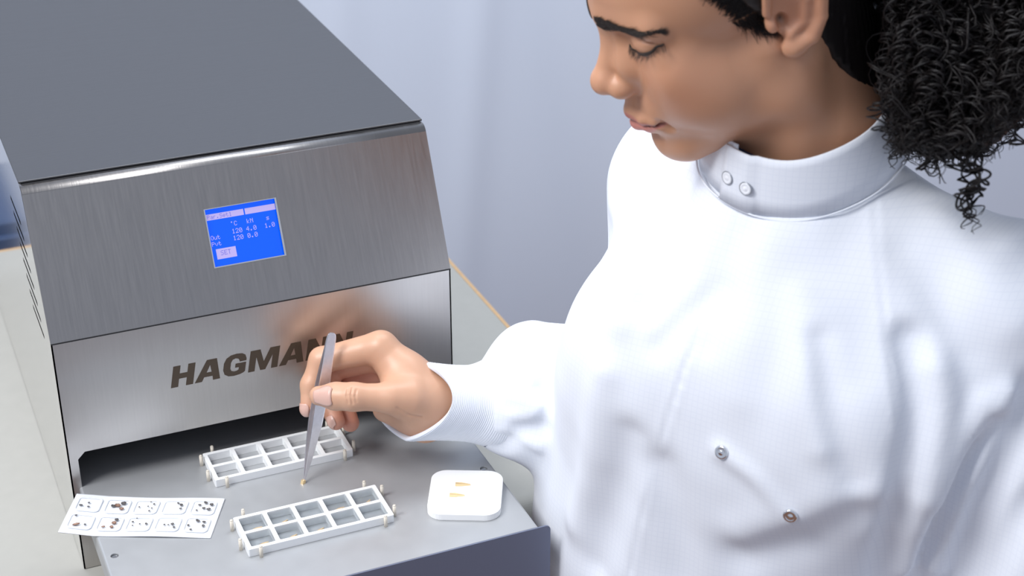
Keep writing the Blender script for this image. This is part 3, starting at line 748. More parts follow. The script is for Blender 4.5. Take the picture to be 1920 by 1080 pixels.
# right hand, wrist and forearm; joints placed in depth from the thumb (nearest) to the little finger
def build_hand():
    s = SDF(); a = at
    W0 = a(845, 757, 1.338); W1 = a(905, 757, 1.348)
    s.cone(a(796, 744, 1.338), W1, .0215, .0205, .001)
    s.cone(a(800, 771, 1.346), W1, .0170, .0195, .012)
    s.cone(a(800, 746, 1.338), a(714, 653, 1.338), .0220, .0130, .010)      # index metacarpal
    s.cone(a(805, 756, 1.350), a(724, 668, 1.352), .0190, .0125, .012)
    s.cone(a(805, 762, 1.360), a(736, 690, 1.366), .0200, .0120, .012)
    s.cone(a(803, 766, 1.364), a(750, 716, 1.378), .0170, .0110, .012)
    s.cone(a(796, 770, 1.336), a(762, 748, 1.318), .0195, .0150, .014)      # thenar
    s.cone(a(795, 788, 1.350), a(757, 757, 1.340), .0150, .0125, .012)
    s.cone(a(765, 700, 1.335), a(745, 735, 1.328), .0140, .0130, .012)      # web
    s.cone(a(796, 788, 1.352), a(722, 768, 1.348), .0125, .0100, .012)
    s.chain([(a(724, 666, 1.353), .0115), (a(622, 692, 1.368), .0098), (a(611, 744, 1.364), .0088), (a(630, 790, 1.350), .0072)], .0045, .003)
    s.chain([(a(737, 690, 1.366), .0110), (a(662, 712, 1.380), .0094), (a(642, 755, 1.376), .0086), (a(657, 793, 1.364), .0074)], .0035, .003)
    s.chain([(a(751, 716, 1.377), .0098), (a(700, 722, 1.388), .0082), (a(684, 744, 1.384), .0075), (a(694, 752, 1.376), .0068)], .003, .003)
    s.chain([(a(714, 650, 1.338), .0128), (a(604, 675, 1.348), .0104), (a(584, 722, 1.3475), .0086), (a(578.5, 766, 1.345), .0068)], .005, .004)
    s.chain([(a(765, 748, 1.318), .0145), (a(735, 746, 1.311), .0118), (a(662, 744, 1.306), .0104), (a(630, 743, 1.310), .0101), (a(598, 742, 1.315), .0078)], .007, .006)
    # creases on the thumb joint
    for pl, rr in (([(652, 729), (650, 742), (653, 756)], .0005), ([(660, 728), (658, 742), (661, 757)], .0006), ([(668, 731), (666, 743), (668, 754)], .0004), ([(745, 765), (765, 778), (790, 782)], .0005)):
        q = [hit(s, *p_) for p_ in pl]
        for u_, v_ in zip(q[:-1], q[1:]): s.cone(u_, v_, rr, rr, .0016, 's')
    return s
handf = build_hand()

def build_torso():
    s = SDF()
    s.ell(Bp(.005, .01, -.19), (.095, .135, .16), .03, 'u', BMX)
    s.ell(Bp(.005, -.005, -.40), (.085, .115, .20), .05, 'u', BMX)
    s.cone(Bp(0, 0, -.06), Bp(-.01, .140, -.105), .045, .042, .04)
    s.cone(Bp(0, 0, -.06), Bp(-.035, -.10, -.09), .045, .042, .04)
    return s
RS = Bp(-.045, -.118, -.085); LS = Bp(-.015, .160, -.108)
RE = at(1300, 762, 1.42); LE = Bp(.015, .225, -.335)
WR = at(905, 757, 1.348)
torsof = build_torso()
torsof.cone(RS, RE, .042, .036, .02); torsof.cone(RE, WR, .036, .0245, .02); torsof.cone(LS, LE, .042, .036, .02); torsof.cone(LE, Bp(.09, .14, -.50), .033, .022, .02)
def bounds(pts, m_): p = np.array(pts); return p.min(0)-m_, p.max(0)+m_
def skincol(P, kind):
    c = np.tile(np.array([.54, .280, .165]), (len(P), 1))
    if kind == 'hand': 
        c = np.tile(np.array([.60, .345, .225]), (len(P), 1))
        tips = [at(578, 775, 1.345), at(635, 797, 1.35), at(660, 797, 1.364), at(640, 700, 1.37), at(690, 700, 1.37)]
        for t, r in zip(tips, (.009, .014, .016, .02, .02)):
            m_ = np.exp(-(((P-t)**2).sum(1))/r**2)[:, None]*.55; c = c*(1-m_)+np.array([.60, .22, .16])*m_
    if kind == 'head':
        q = toH(P); x, y, z = q[:, 0], q[:, 1], q[:, 2]
        def blob(cx, cy, cz, r, col, a):
            nonlocal c
            m_ = np.exp(-((x-cx)**2+(np.abs(y)-cy)**2+(z-cz)**2)/r**2)[:, None]*a; c = c*(1-m_)+np.array(col)*m_
        blob(68, 42, -25, 24, (.56, .24, .15), .40); blob(112, 0, -25, 12, (.60, .30, .19), .5)
        blob(76, 35, -3, 11, (.40, .19, .11), .35); blob(-10, 80, 5, 20, (.55, .25, .16), .5)
        # lips
        yy = np.abs(y); top = np.interp(yy, [0, 3, 12, 25], [-50.3, -48.7, -51.5, -57.2]); bot = np.interp(yy, [0, 10, 18, 25], [-68.0, -67.0, -63.5, -58.4])
        m_ = (sstep(-1, .8, top-z)*sstep(-1, .8, z-bot)*sstep(80, 84, x)*sstep(26, 24, yy))[:, None]
        lipc = np.where((z < -57)[:, None], np.array([.60, .235, .19]), np.array([.48, .185, .15])); c = c*(1-m_)+lipc*m_
        line = np.exp(-((z-np.interp(yy, [0, 25], [-56.8, -57.6]))/.9)**2)*sstep(82, 86, x)*sstep(27, 24, yy); c = c*(1-.75*line[:, None])
        hl = np.interp(z, [-12, 0, 6, 18, 34, 50, 72], [-22, 0, 10, 17, 24, 35, 58])      # hair roots showing through
        m_ = (sstep(10, -6, x-hl)*sstep(-14, 2, z)*sstep(40, 55, yy)*sstep(71, 66, yy))[:, None]*.85; c = c*(1-m_)+np.array([.05, .03, .02])*m_
    return c
parts = []
lo, hi = HO-np.array([.16, .15, .20]), HO+np.array([.18, .15, .16])
def cutf(P):      # head and neck end inside the jacket
    return np.maximum(headf(P), -(P[:, 2]-(NK[2]-.045)))
v1_, q1_ = nets(cutf, lo, hi, .0015); parts.append((v1_, q1_, skincol(v1_, 'head')))
lo, hi = bounds([at(560, 620, 1.33), at(920, 830, 1.34), at(620, 700, 1.40), at(700, 780, 1.29)], .03)
v2_, q2_ = nets(handf, lo, hi, .0009); parts.append((v2_, q2_, skincol(v2_, 'hand')))
lo, hi = bounds([RS, RE, WR, LS, LE, Bp(0, 0, -.62), Bp(.1, .2, -.50), Bp(.1, 0, 0)], .13)
def tcut(P): return np.maximum(torsof(P), P[:, 2]-(NK[2]-.03))
v3_, q3_ = nets(tcut, lo, hi, .010, 6, 0); parts.append((v3_, q3_, skincol(v3_, 'torso')))
off = 0; VV = []; QQ = []; CC = []
for v_, q_, c_ in parts: VV.append(v_); QQ.append(q_+off); CC.append(c_); off += len(v_)
me = npmesh('person_body', np.concatenate(VV), np.concatenate(QQ)); setcol(me, 'Col', np.concatenate(CC))
person = link('person', me, M['skin'])
tag(person, 'person in a white jacket with black curly hair bending over the tray', 'person')

# ------------------------------------------------------------------ jacket
def build_jacket():
    s = SDF()
    s.ell(Bp(.012, .012, -.19), (.112, .160, .165), .03, 'u', BMX)
    for y in (-1, 1): s.ell(Bp(.070, .068*y, -.185), (.062, .078, .085), .06, 'u', BMX)
    s.ell(Bp(.018, -.035, -.37), (.130, .166, .24), .05, 'u', BMX)
    s.cone(Bp(.0, 0, -.074), Bp(-.01, .135, -.106), .060, .060, .05)
    s.cone(Bp(.0, 0, -.074), Bp(-.035, -.100, -.094), .060, .060, .05)
    s.cone(Bp(.01, 0, -.085), Bp(.03, 0, -.14), .055, .07, .04)
    s.cone(LS+ZU*-.004, LE, .066, .068, .03)
    s.cone(LE, Bp(.075, .185, -.47), .066, .052, .03)
    s.cone(Bp(.075, .185, -.47), Bp(.075, .115, -.56), .052, .042, .03)      # hand in the side pocket
    s.ell(Bp(0, .050, -.42), (.110, .115, .24), .05, 'u', BMX)
    s.ell(Bp(.005, .005, -.60), (.120, .165, .22), .08, 'u', BMX)
    s.cone(RS, RE, .062, .060, .03)
    s.cone(RE, at(1010, 742, 1.366), .060, .054, .03)
    s.cone(at(1010, 742, 1.366), at(925, 753, 1.354), .054, .0285, .010)
    s.ell(at(985, 775, 1.36), (.045, .035, .035), .02)
    s.cone(at(990, 655, 1.36), at(1040, 690, 1.365), .018, .03, .025)
    return s
jack0 = build_jacket()
def ssm(pts, n=12):
    P = np.array(pts); out = []
    for i in range(len(P)-1):
        p0 = P[max(i-1, 0)]; p1 = P[i]; p2 = P[i+1]; p3 = P[min(i+2, len(P)-1)]
        for t in np.linspace(0, 1, n, endpoint=False):
            out.append(.5*((2*p1)+(-p0+p2)*t+(2*p0-5*p1+4*p2-p3)*t*t+(-p0+3*p1-3*p2+p3)*t**3))
    out.append(P[-1]); return np.array(out)
FOLDS = [  # (pixels of the crease in the photograph, width m, height m: + ridge, - valley)
 ([(1705, 640), (1722, 760), (1702, 900), (1672, 1010), (1655, 1120)], .011, -.013),
 ([(1752, 700), (1760, 800), (1735, 930), (1700, 1060)], .016, .010),
 ([(1868, 790), (1812, 868), (1762, 960), (1722, 1050), (1695, 1140)], .0085, -.010),
 ([(1850, 760), (1790, 850), (1745, 930)], .010, .008),
 ([(1935, 740), (1890, 850), (1838, 960), (1790, 1100)], .012, -.016),
 ([(1900, 740), (1850, 850), (1800, 960), (1760, 1060)], .010, .009),
 ([(1960, 920), (1890, 1000), (1830, 1110)], .010, -.013),
 ([(1600, 960), (1560, 985), (1500, 1015), (1400, 1040)], .018, -.0055),
 ([(1640, 925), (1570, 945), (1490, 970), (1390, 1000)], .016, .004),
 ([(1235, 880), (1262, 960), (1280, 1090)], .016, -.007),
 ([(1536, 640), (1556, 760), (1582, 850), (1600, 900)], .011, -.005),
 ([(1500, 560), (1515, 700), (1540, 840)], .013, .004),
 ([(1350, 545), (1290, 590), (1235, 650)], .010, -.004),
 ([(1390, 440), (1350, 520), (1320, 640)], .012, -.003),
 ([(1180, 820), (1160, 930), (1120, 1060)], .013, -.007),
 ([(1130, 700), (1110, 850), (1080, 980)], .014, .006),
 ([(1290, 330), (1250, 420), (1215, 560)], .013, -.005),
 ([(1350, 850), (1420, 900), (1482, 965)], .008, .003),
 ([(1250, 350), (1200, 450), (1165, 600)], .013, .004),
 ([(1010, 640), (1030, 690), (1022, 760)], .010, -.007),
 ([(935, 840), (970, 812), (1015, 800)], .008, -.006),
 ([(935, 700), (975, 720), (1000, 770)], .009, .004),
 ([(958, 690), (985, 702), (1012, 698)], .0045, .0028), ([(962, 720), (990, 728), (1018, 735)], .005, -.0022), ([(962, 780), (992, 778), (1016, 760)], .005, .0026), ([(950, 812), (980, 822), (1008, 838)], .0055, .003), ([(955, 745), (985, 750), (1010, 760)], .004, .0020),
 ([(1165, 300), (1150, 380), (1160, 470)], .012, .004), ([(1420, 470), (1400, 600), (1380, 740)], .02, .003), ([(1600, 420), (1590, 560), (1610, 700)], .018, -.003), ([(1780, 420), (1840, 520), (1900, 600)], .016, .004),
 ([(1700, 470), (1760, 560), (1800, 660)], .015, -.004),
]
fl_w = []
for px, wd_, am in FOLDS:
    pts = [hit(jack0, x, y) for x, y in px]; fl_w.append((ssm(pts, 3), wd_, am))
SEAMS_PX = [[(1640, 372), (1648, 480), (1662, 620), (1682, 760), (1698, 865)], [(1262, 285), (1215, 340), (1185, 420), (1172, 480)],
            [(1392, 372), (1372, 440), (1335, 560), (1280, 700), (1232, 850), (1200, 980), (1180, 1090)], [(1352, 848), (1420, 905), (1482, 967)]]
seams = [ssm([hit(jack0, x, y) for x, y in s_], 4) for s_ in SEAMS_PX]
def polyd(P, L):
    P = np.asarray(P, np.float32); L = np.asarray(L, np.float32); d = np.full(len(P), 9., np.float32)
    for a, b_ in zip(L[:-1], L[1:]):
        ba = b_-a; pa = P-a; h = np.clip((pa@ba)/float(ba@ba), 0, 1); q = pa-h[:, None]*ba; d = np.minimum(d, np.einsum('ij,ij->i', q, q))
    return np.sqrt(d)
def smoothnoise(P, sc, seed):
    r = np.random.default_rng(seed); o = np.zeros(len(P))
    for _ in range(7):
        k = r.normal(size=3)*sc; o += np.sin(P@k+r.uniform(0, 6.28))
    return o/3
def jacket(P):
    d = jack0(P)
    near = np.abs(d) < .022
    Q = P[near]; e = np.zeros(len(Q), np.float32)
    for L, wd_, am in fl_w:
        # fade at the two ends of a fold
        bb = np.flatnonzero(((Q > L.min(0)-2.6*wd_) & (Q < L.max(0)+2.6*wd_)).all(1))
        if len(bb) == 0: continue
        dd = polyd(Q[bb], L)/wd_; e[bb] += am*np.exp(-dd**2)
    for L in seams[:3]:
        bb = np.flatnonzero(((Q > L.min(0)-.01) & (Q < L.max(0)+.01)).all(1))
        if len(bb) == 0: continue
        dd = polyd(Q[bb], L); e[bb] += -.0010*np.exp(-(dd/.0018)**2)+.0005*np.exp(-((dd-.004)/.0022)**2)
    e += smoothnoise(Q*np.array([1, 1, .6]), 38, 3)*.0014+smoothnoise(Q, 90, 5)*.0004
    d = d.copy(); d[near] -= e
    d = np.maximum(d, -(P[:, 2]-(NK[2]-.74)))
    d = np.maximum(d, -np.maximum(np.maximum(P[:, 0]-.494, -.071-P[:, 1]), P[:, 2]-.005))     # the cloth lies against the bench edge
    return d
lo, hi = bounds([RS, RE, LS, LE, Bp(.2, 0, -.70), Bp(-.16, 0, -.70), Bp(.02, .26, -.5), at(950, 750, 1.36), Bp(0, 0, .02)], .09)
jv, jq = nets(jacket, lo, hi, .0030, 6, 0)
# open the neck: drop the cloth inside the collar ring, and the tip inside the cuff
TILT = math.radians(17)
CUP = ZU*math.cos(TILT)+FB*math.sin(TILT); CFW = FB*math.cos(TILT)-ZU*math.sin(TILT)
CC0 = NK+FB*.010
def colpt(t, rr, h): return CC0+CFW*(.068+rr)*math.cos(t)+LB*(.066+rr)*math.sin(t)+CUP*h
rel = jv-CC0; rf = rel@CFW; rl = rel@LB; ru = rel@CUP
inside = (rf/.060)**2+(rl/.058)**2 < 1
keepv = ~(inside & (ru > -.05))
cufc = at(955, 752, 1.358); cufd = at(1010, 742, 1.366)-cufc; cufd /= np.linalg.norm(cufd)
keepv &= ((jv-cufc)@cufd > -.029) | (np.linalg.norm(jv-cufc, axis=1) > .09)
keepq = keepv[jq].all(1); jq = jq[keepq]
used = np.unique(jq); rm_ = np.full(len(jv), -1); rm_[used] = np.arange(len(used)); jv = jv[used]; jq = rm_[jq]
me = npmesh('jacket', jv, jq)
uvw = np.stack([(jv-NK)@LB, (jv-NK)@ZU, np.zeros(len(jv))], 1); setcol(me, 'weave', uvw, 3)
jk = child('jacket', me, M['cloth'], person)
# collar band, standing, doubled at the left front
def collar():
    V = []; n = 96; rows = [(-.012, .0065), (.0, .0035), (.012, .0008), (.024, -.0028), (.0295, -.0042)]
    for i in range(n+1):
        t = math.radians(-22)+2*math.pi*1.02*i/n      # starts at the front, runs round her left side
        lift = .0016*sstep(n*.90, n*.93, i)*-1
        for h, rr in rows: V.append(colpt(t, rr+.006*max(0, -math.cos(t))+lift+(.0022 if i < 6 else 0), h-.004*math.exp(-((t-.35)/.5)**2)))
    k = len(rows); N_ = len(V); V2 = []
    for i in range(n+1):
        for j in range(k):
            p = V[i*k+j]; r = p-CC0; r = r-CUP*(r@CUP); r /= np.linalg.norm(r); V2.append(p-r*.0016)
    V += V2; F = []
    for i in range(n):
        for j in range(k-1):
            a = i*k+j; F.append((a, a+k, a+k+1, a+1)); F.append((N_+a, N_+a+1, N_+a+k+1, N_+a+k))
        a = i*k; F.append((a, N_+a, N_+a+k, a+k)); a += k-1; F.append((a, a+k, N_+a+k, N_+a))
    for a in (0, n*k):
        for j in range(k-1): F.append((a+j, a+j+1, N_+a+j+1, N_+a+j) if a == 0 else (a+j+1, a+j, N_+a+j, N_+a+j+1))
    return np.array(V), F
cv, cf = collar(); me = pydata('collar', cv, cf, True); setcol(me, 'weave', np.stack([(cv-NK)@LB, (cv-NK)@ZU, np.zeros(len(cv))], 1), 3)
co = child('collar', me, M['cloth'], jk)
V, F = tube([colpt(t, .0080+.006*max(0, -math.cos(t)), -.0125-.004*math.exp(-((t-.35)/.5)**2)) for t in np.linspace(-.4, 2*math.pi-.4, 90)], .0007, 6)
child('collar_seam', pydata('collar_seam', V, F, True), M['knit'], jk)
# dark shirt neckline at the throat
V, F = tube([colpt(t, -.012, .014) for t in np.linspace(-1.2, 1.0, 30)], .005, 8)
child('dark_shirt_neckline', pydata('neckline', V, F, True), M['navy'], person)
# rib-knit cuff
cuffpath = [(776, 753, 1.334, .0295), (784, 753, 1.335, .0300), (812, 754, 1.338, .0292), (850, 756, 1.343, .0288), (880, 757, 1.347, .0296), (910, 756, 1.351, .0335), (935, 752, 1.355, .0375), (958, 749, 1.359, .0405), (975, 746, 1.362, .040)]
cp = ssm([at(x, y, d) for x, y, d, r in cuffpath], 26); cr = ssm([[r] for *_, r in cuffpath], 26)[:, 0]
cdir = cp[-1]-cp[0]; cdir /= np.linalg.norm(cdir)
e1 = CU-cdir*(CU@cdir); e1 /= np.linalg.norm(e1); e2 = np.cross(cdir, e1)
V = []; sg = 72; s_acc = np.concatenate([[0], np.cumsum(np.linalg.norm(np.diff(cp, axis=0), axis=1))])
for i in range(len(cp)):
    rib = .00022*math.sin(s_acc[i]/.0020*2*math.pi)
    for k in range(sg):
        a = 2*math.pi*k/sg; slantx = cdir*(.024*math.sin(a)*abs(math.sin(a))+.0075*math.cos(a))*max(0, 1-i/len(cp)*1.3)
        fold = 1+.03*math.sin(3*a+1+i*.012)*(i/len(cp)); V.append(cp[i]+slantx+(e1*math.cos(a)*1.06+e2*math.sin(a)*1.04)*(cr[i]*fold+rib))
n = len(cp); F = [(i*sg+k, i*sg+(k+1) % sg, (i+1)*sg+(k+1) % sg, (i+1)*sg+k) for i in range(n-1) for k in range(sg)]
# hem turned inward
Nv = len(V)
for j, (dr, dd) in enumerate(((-.0012, -.0006), (-.0028, .0004), (-.0032, .008))):
    for k in range(sg):
        a = 2*math.pi*k/sg; V.append(cp[0]+cdir*(dd+.024*math.sin(a)*abs(math.sin(a))+.0075*math.cos(a))+(e1*math.cos(a)*1.06+e2*math.sin(a)*1.04)*(cr[0]+dr))
for j in range(3):
    for k in range(sg):
        a = (0 if j == 0 else Nv+(j-1)*sg); b_ = Nv+j*sg; F.append((b_+k, b_+(k+1) % sg, a+(k+1) % sg, a+k))
child('cuff', pydata('cuff', V, F, True), M['knit'], jk)
# snaps
def snap(px, py, r, material, rim, label, surf):
    p = hit(surf, px, py); g = grad(surf, p[None])[0]; g /= np.linalg.norm(g)
    q = Vector(g).to_track_quat('Z', 'Y').to_matrix(); bm = bmesh.new()
    prof = [(r, 0), (r, .0008), (r*.86, .0015), (r*.62, .0013), (r*.5, .0010), (r*.30, .0016), (0.0001, .0019)]; sg = 24; rows = []
    for rr, z in prof: rows.append([bm.verts.new(Vector(p)+q @ Vector((rr*math.cos(2*math.pi*k/sg), rr*math.sin(2*math.pi*k/sg), z))) for k in range(sg)])
    for a, b_ in zip(rows[:-1], rows[1:]):
        for k in range(sg): bm.faces.new((a[k], a[(k+1) % sg], b_[(k+1) % sg], b_[k]))
    o = child('snap_button', bm_mesh('snap', bm, True), material, jk); o['label'] = label
    if rim is not None:
        V, F = tube([np.array(Vector(p)+q @ Vector((r*math.cos(t), r*math.sin(t), .0008))) for t in np.linspace(0, 2*math.pi, 29)[:-1]], .00055, 6, True)
        # the rim belongs to the button
        me2 = pydata('rim', V, F, True); me2.materials.append(rim); bm2 = bmesh.new(); bm2.from_mesh(o.data)
        n0 = len(bm2.faces); bm2.from_mesh(me2); bm2.faces.ensure_lookup_table()
        for f_ in bm2.faces[n0:]: f_.material_index = 1
        bm2.to_mesh(o.data); bm2.free(); o.data.materials.append(rim)
snap(1353, 848, .0050, M['chrome'], None, 'shiny silver snap button, upper left of the two on the chest', jacket)
snap(1482, 967, .0052, M['chrome'], None, 'shiny silver snap button, lower right of the two on the chest', jacket)
def colsnap(px, py, lb):
    best = None
    for t in np.linspace(-.8, 2.2, 240):
        for h in np.linspace(-.010, .026, 40):
            rr = np.interp(h, [-.012, 0, .012, .024, .0295], [.0065, .0035, .0008, -.0028, -.0042])+.0016; p = colpt(t, rr+.006*max(0, -math.cos(t)), h-.004*math.exp(-((t-.35)/.5)**2))
            v = p-CP; z = v@CF; e = (960+FP*(v@CR)/z-px)**2+(540-FP*(v@CU)/z-py)**2
            if best is None or e < best[0]: best = (e, p, t)
    p, t = best[1], best[2]; nn_ = CFW*math.cos(t)+LB*math.sin(t)+CUP*.25; nn_ /= np.linalg.norm(nn_)
    plane = lambda P: (np.asarray(P)-p)@nn_
    snap(px, py, .0046, M['snapwhite'], M['snapring'], lb, plane)
colsnap(1365, 333, 'white ring snap on the collar front')
colsnap(1399, 353, 'white ring snap just below the other one at the collar')
# trousers and shoes
s = SDF(); hipc = Bp(.02, .015, -.60)
s.ell(hipc, (.095, .135, .12), .03, 'u', BMX)
for y in (-1, 1):
    kn = hipc+LB*.085*y+ZU*(-.27)+FB*.02; an = hipc+LB*.105*y+FB*-.01; an[2] = FLOOR_Z+.09
    s.cone(hipc+LB*.065*y, kn, .075, .062, .04); s.cone(kn, an, .065, .055, .03)
lo, hi = bounds([hipc+FB*.14+LB*.2, hipc-FB*.14-LB*.2, np.array([hipc[0], hipc[1], FLOOR_Z+.03]), hipc+ZU*.1], .15)
tv, tq = nets(s, lo, hi, .012, 6); child('trousers', npmesh('trousers', tv, tq), M['trousers'], person)
for y in (-1, 1):
    an = hipc+LB*.105*y+FB*-.01; s2 = SDF(); z0 = FLOOR_Z
    s2.cone(np.array([an[0], an[1], z0+.035])-FB*.02, np.array([an[0], an[1], z0+.032])+FB*.14, .038, .034, .01)
    s2.cone(np.array([an[0], an[1], z0+.05]), np.array([an[0], an[1], z0+.10]), .042, .045, .02)
    ff = lambda P, s2=s2: np.maximum(s2(P), -(P[:, 2]-z0-.001))
    lo, hi = bounds([np.array([an[0], an[1], z0]), np.array([an[0], an[1], z0+.1])+FB*.16], .06)
    sv, sq = nets(ff, lo, hi, .006, 6); child('shoe', npmesh('shoe', sv, sq), M['shoe'], person)

# ------------------------------------------------------------------ fingernails
def nail(tip, base, nrm, wdt, curve=.55):
    tip = np.array(tip); base = np.array(base); a = tip-base; L = np.linalg.norm(a); a /= L
    nrm = nrm-a*(nrm@a); nrm /= np.linalg.norm(nrm); sd = np.cross(a, nrm); V = []; nu_, nv_ = 10, 10
    for j in range(nv_+1):
        v = j/nv_; wv = wdt*(.86+.14*math.sin(math.pi*min(1, v*1.3)))*(1-.5*max(0, v-.85)/.15*.5)*(1 if v > .12 else .8+v*1.6)
        for i in range(nu_+1):
            u = (i/nu_-.5)*2; ang_ = u*1.05
            p = base+a*L*v+sd*math.sin(ang_)*wv/2/math.sin(1.05)+nrm*(math.cos(ang_)-1)*wv*curve
            V.append(p)
    V = np.array(V); V = project(handf, V, 5, .00035)
    F = [(j*(nu_+1)+i, j*(nu_+1)+i+1, (j+1)*(nu_+1)+i+1, (j+1)*(nu_+1)+i) for j in range(nv_) for i in range(nu_)]
    me = pydata('nail', V, F, True); bm = bmesh.new(); bm.from_mesh(me); bmesh.ops.solidify(bm, geom=bm.faces[:], thickness=-.0004); bmesh.ops.recalc_face_normals(bm, faces=bm.faces); bm.to_mesh(me); bm.free()
    for p in me.polygons: p.use_smooth = True
    child('fingernail', me, M['nail'], person)
nail(at(586, 745, 1.307), at(622, 743, 1.300), -CF*.95+CU*.25, .0132)
nail(at(624, 806, 1.340), at(612, 780, 1.344), -CF*.5-CR*.8-CU*.2, .0100)
nail(at(572, 780, 1.344), at(570, 757, 1.343), -CR*.9-CF*.4, .0090)

# ------------------------------------------------------------------ hair
def scalp(P):
    q = toH(P); x, y, z = q[:, 0], q[:, 1], q[:, 2]
    s = SDF(); s.ell(H(-2, 0, 47), mmr(92, 72.5, 82), .001, 'u', HM); s.ell(H(36, 0, 32), mmr(54, 58.5, 52), .02, 'u', HM); s.cone(H(-26, 0, -20), H(-26, 0, -95), .052, .052, .02)
    d = s(P)-.0035+.0006*np.sin((x*.9+z*.55)*1.5+3*np.sin(y*.05))
    xh = np.interp(z+2.0*np.sin(z*.9)+1.5*np.sin(y*1.3), [-120, -100, -80, -55, -35, -12, 0, 6, 18, 34, 50, 72, 90], [-60, -46, -38, -30, -26, -22, -4, 6, 13, 20, 31, 54, 58])
    r = (x-xh)*.001/1.3
    h = np.maximum(.006-np.abs(d-r), 0)/.006; return np.maximum(d, r)+h*h*.006/4
lo, hi = HO-np.array([.14, .12, .13]), HO+np.array([.17, .12, .16])
hv, hq = nets(scalp, lo, hi, .0024, 7, 0); hair = child('hair', npmesh('hair_cap', hv, hq), M['hair'], person)
# short hairs that feather the hairline over temple and sideburn
def strands_mesh(paths, rads, seg=3):
    V = []; F = []; o_ = 0
    for pth, r in zip(paths, rads):
        v, f = tube(pth, r, seg); V.append(v); F.append(np.array(f)+o_); o_ += len(v)
    return npmesh('strands', np.concatenate(V), np.concatenate(F))
n_ = 2600; yy_ = np.where(np.arange(n_) % 5 > 0, 1., -1.); zz_ = rng.uniform(-6, 66, n_)
xx_ = np.interp(zz_, [-6, 6, 18, 34, 50, 72], [-8, 8, 14, 21, 32, 55])+rng.uniform(-8, 10, n_)+np.abs(rng.normal(size=n_))*3
L_ = rng.uniform(6, 13, n_)*.001; up_ = zz_ > 14
dx_ = np.where(up_, -.75+rng.normal(size=n_)*.25, -.3+rng.normal(size=n_)*.3); dz_ = np.where(up_, .55+rng.normal(size=n_)*.35, -.8)
P0 = HO+(xx_[:, None]*HF+64*yy_[:, None]*HL+zz_[:, None]*HU)*.001; DV = (dx_[:, None]*HF+dz_[:, None]*HU)*L_[:, None]
PP = P0[:, None]+DV[:, None]*np.array([0, .33, .66, 1])[None, :, None]
PP = project(headf, PP.reshape(-1, 3), 3, .0008).reshape(n_, 4, 3)+(yy_[:, None, None]*HL)*np.array([0, .0004, .0008, .0010])[None, :, None]
pth = list(PP); rd = [[.00024, .00022, .00016, .00006]]*n_
# ponytail of tight curls hanging behind her left shoulder
def curl_paths():
    P = []; Rr = []
    def ycut(px):
        return np.interp(px, [1660, 1690, 1740, 1790, 1850, 1900, 1960, 2050], [292, 300, 318, 322, 312, 270, 205, 110])
    for i in range(400):
        px1 = rng.uniform(1676, 2000) if i > 60 else rng.uniform(1668, 1760)
        py1 = ycut(px1)-abs(rng.normal())*55; d1 = rng.uniform(1.035, 1.19)
        px0 = 1790+(px1-1790)*rng.uniform(.72, .95); py0 = -190+rng.uniform(-20, 60); d0 = 1.16+(d1-1.13)*.7
        if i % 9 == 0: py0 = rng.uniform(-60, 60)
        P.append((px0, py0, d0, px1, py1, d1, rng.uniform(.0024, .0055), rng.uniform(.0075, .0200), rng.uniform(.0005, .0010)))
    P += [(1800, 120, 1.08, 1822, 425, 1.055, .0042, .0088, .0011), (1808, 150, 1.08, 1828, 405, 1.055, .0040, .0085, .0011), (1800, 100, 1.082, 1818, 432, 1.056, .0036, .0080, .0010), (1812, 180, 1.085, 1834, 400, 1.06, .0034, .0090, .0009),
          (1700, 60, 1.10, 1694, 305, 1.09, .0040, .0090, .0012), (1690, 40, 1.10, 1686, 300, 1.09, .0036, .0085, .0011), (1765, 80, 1.08, 1756, 328, 1.07, .0042, .010, .0012), (1775, 60, 1.08, 1764, 332, 1.07, .0038, .0095, .0012), (1885, 40, 1.09, 1892, 292, 1.08, .004, .009, .001)]
    return P
core_pts = []
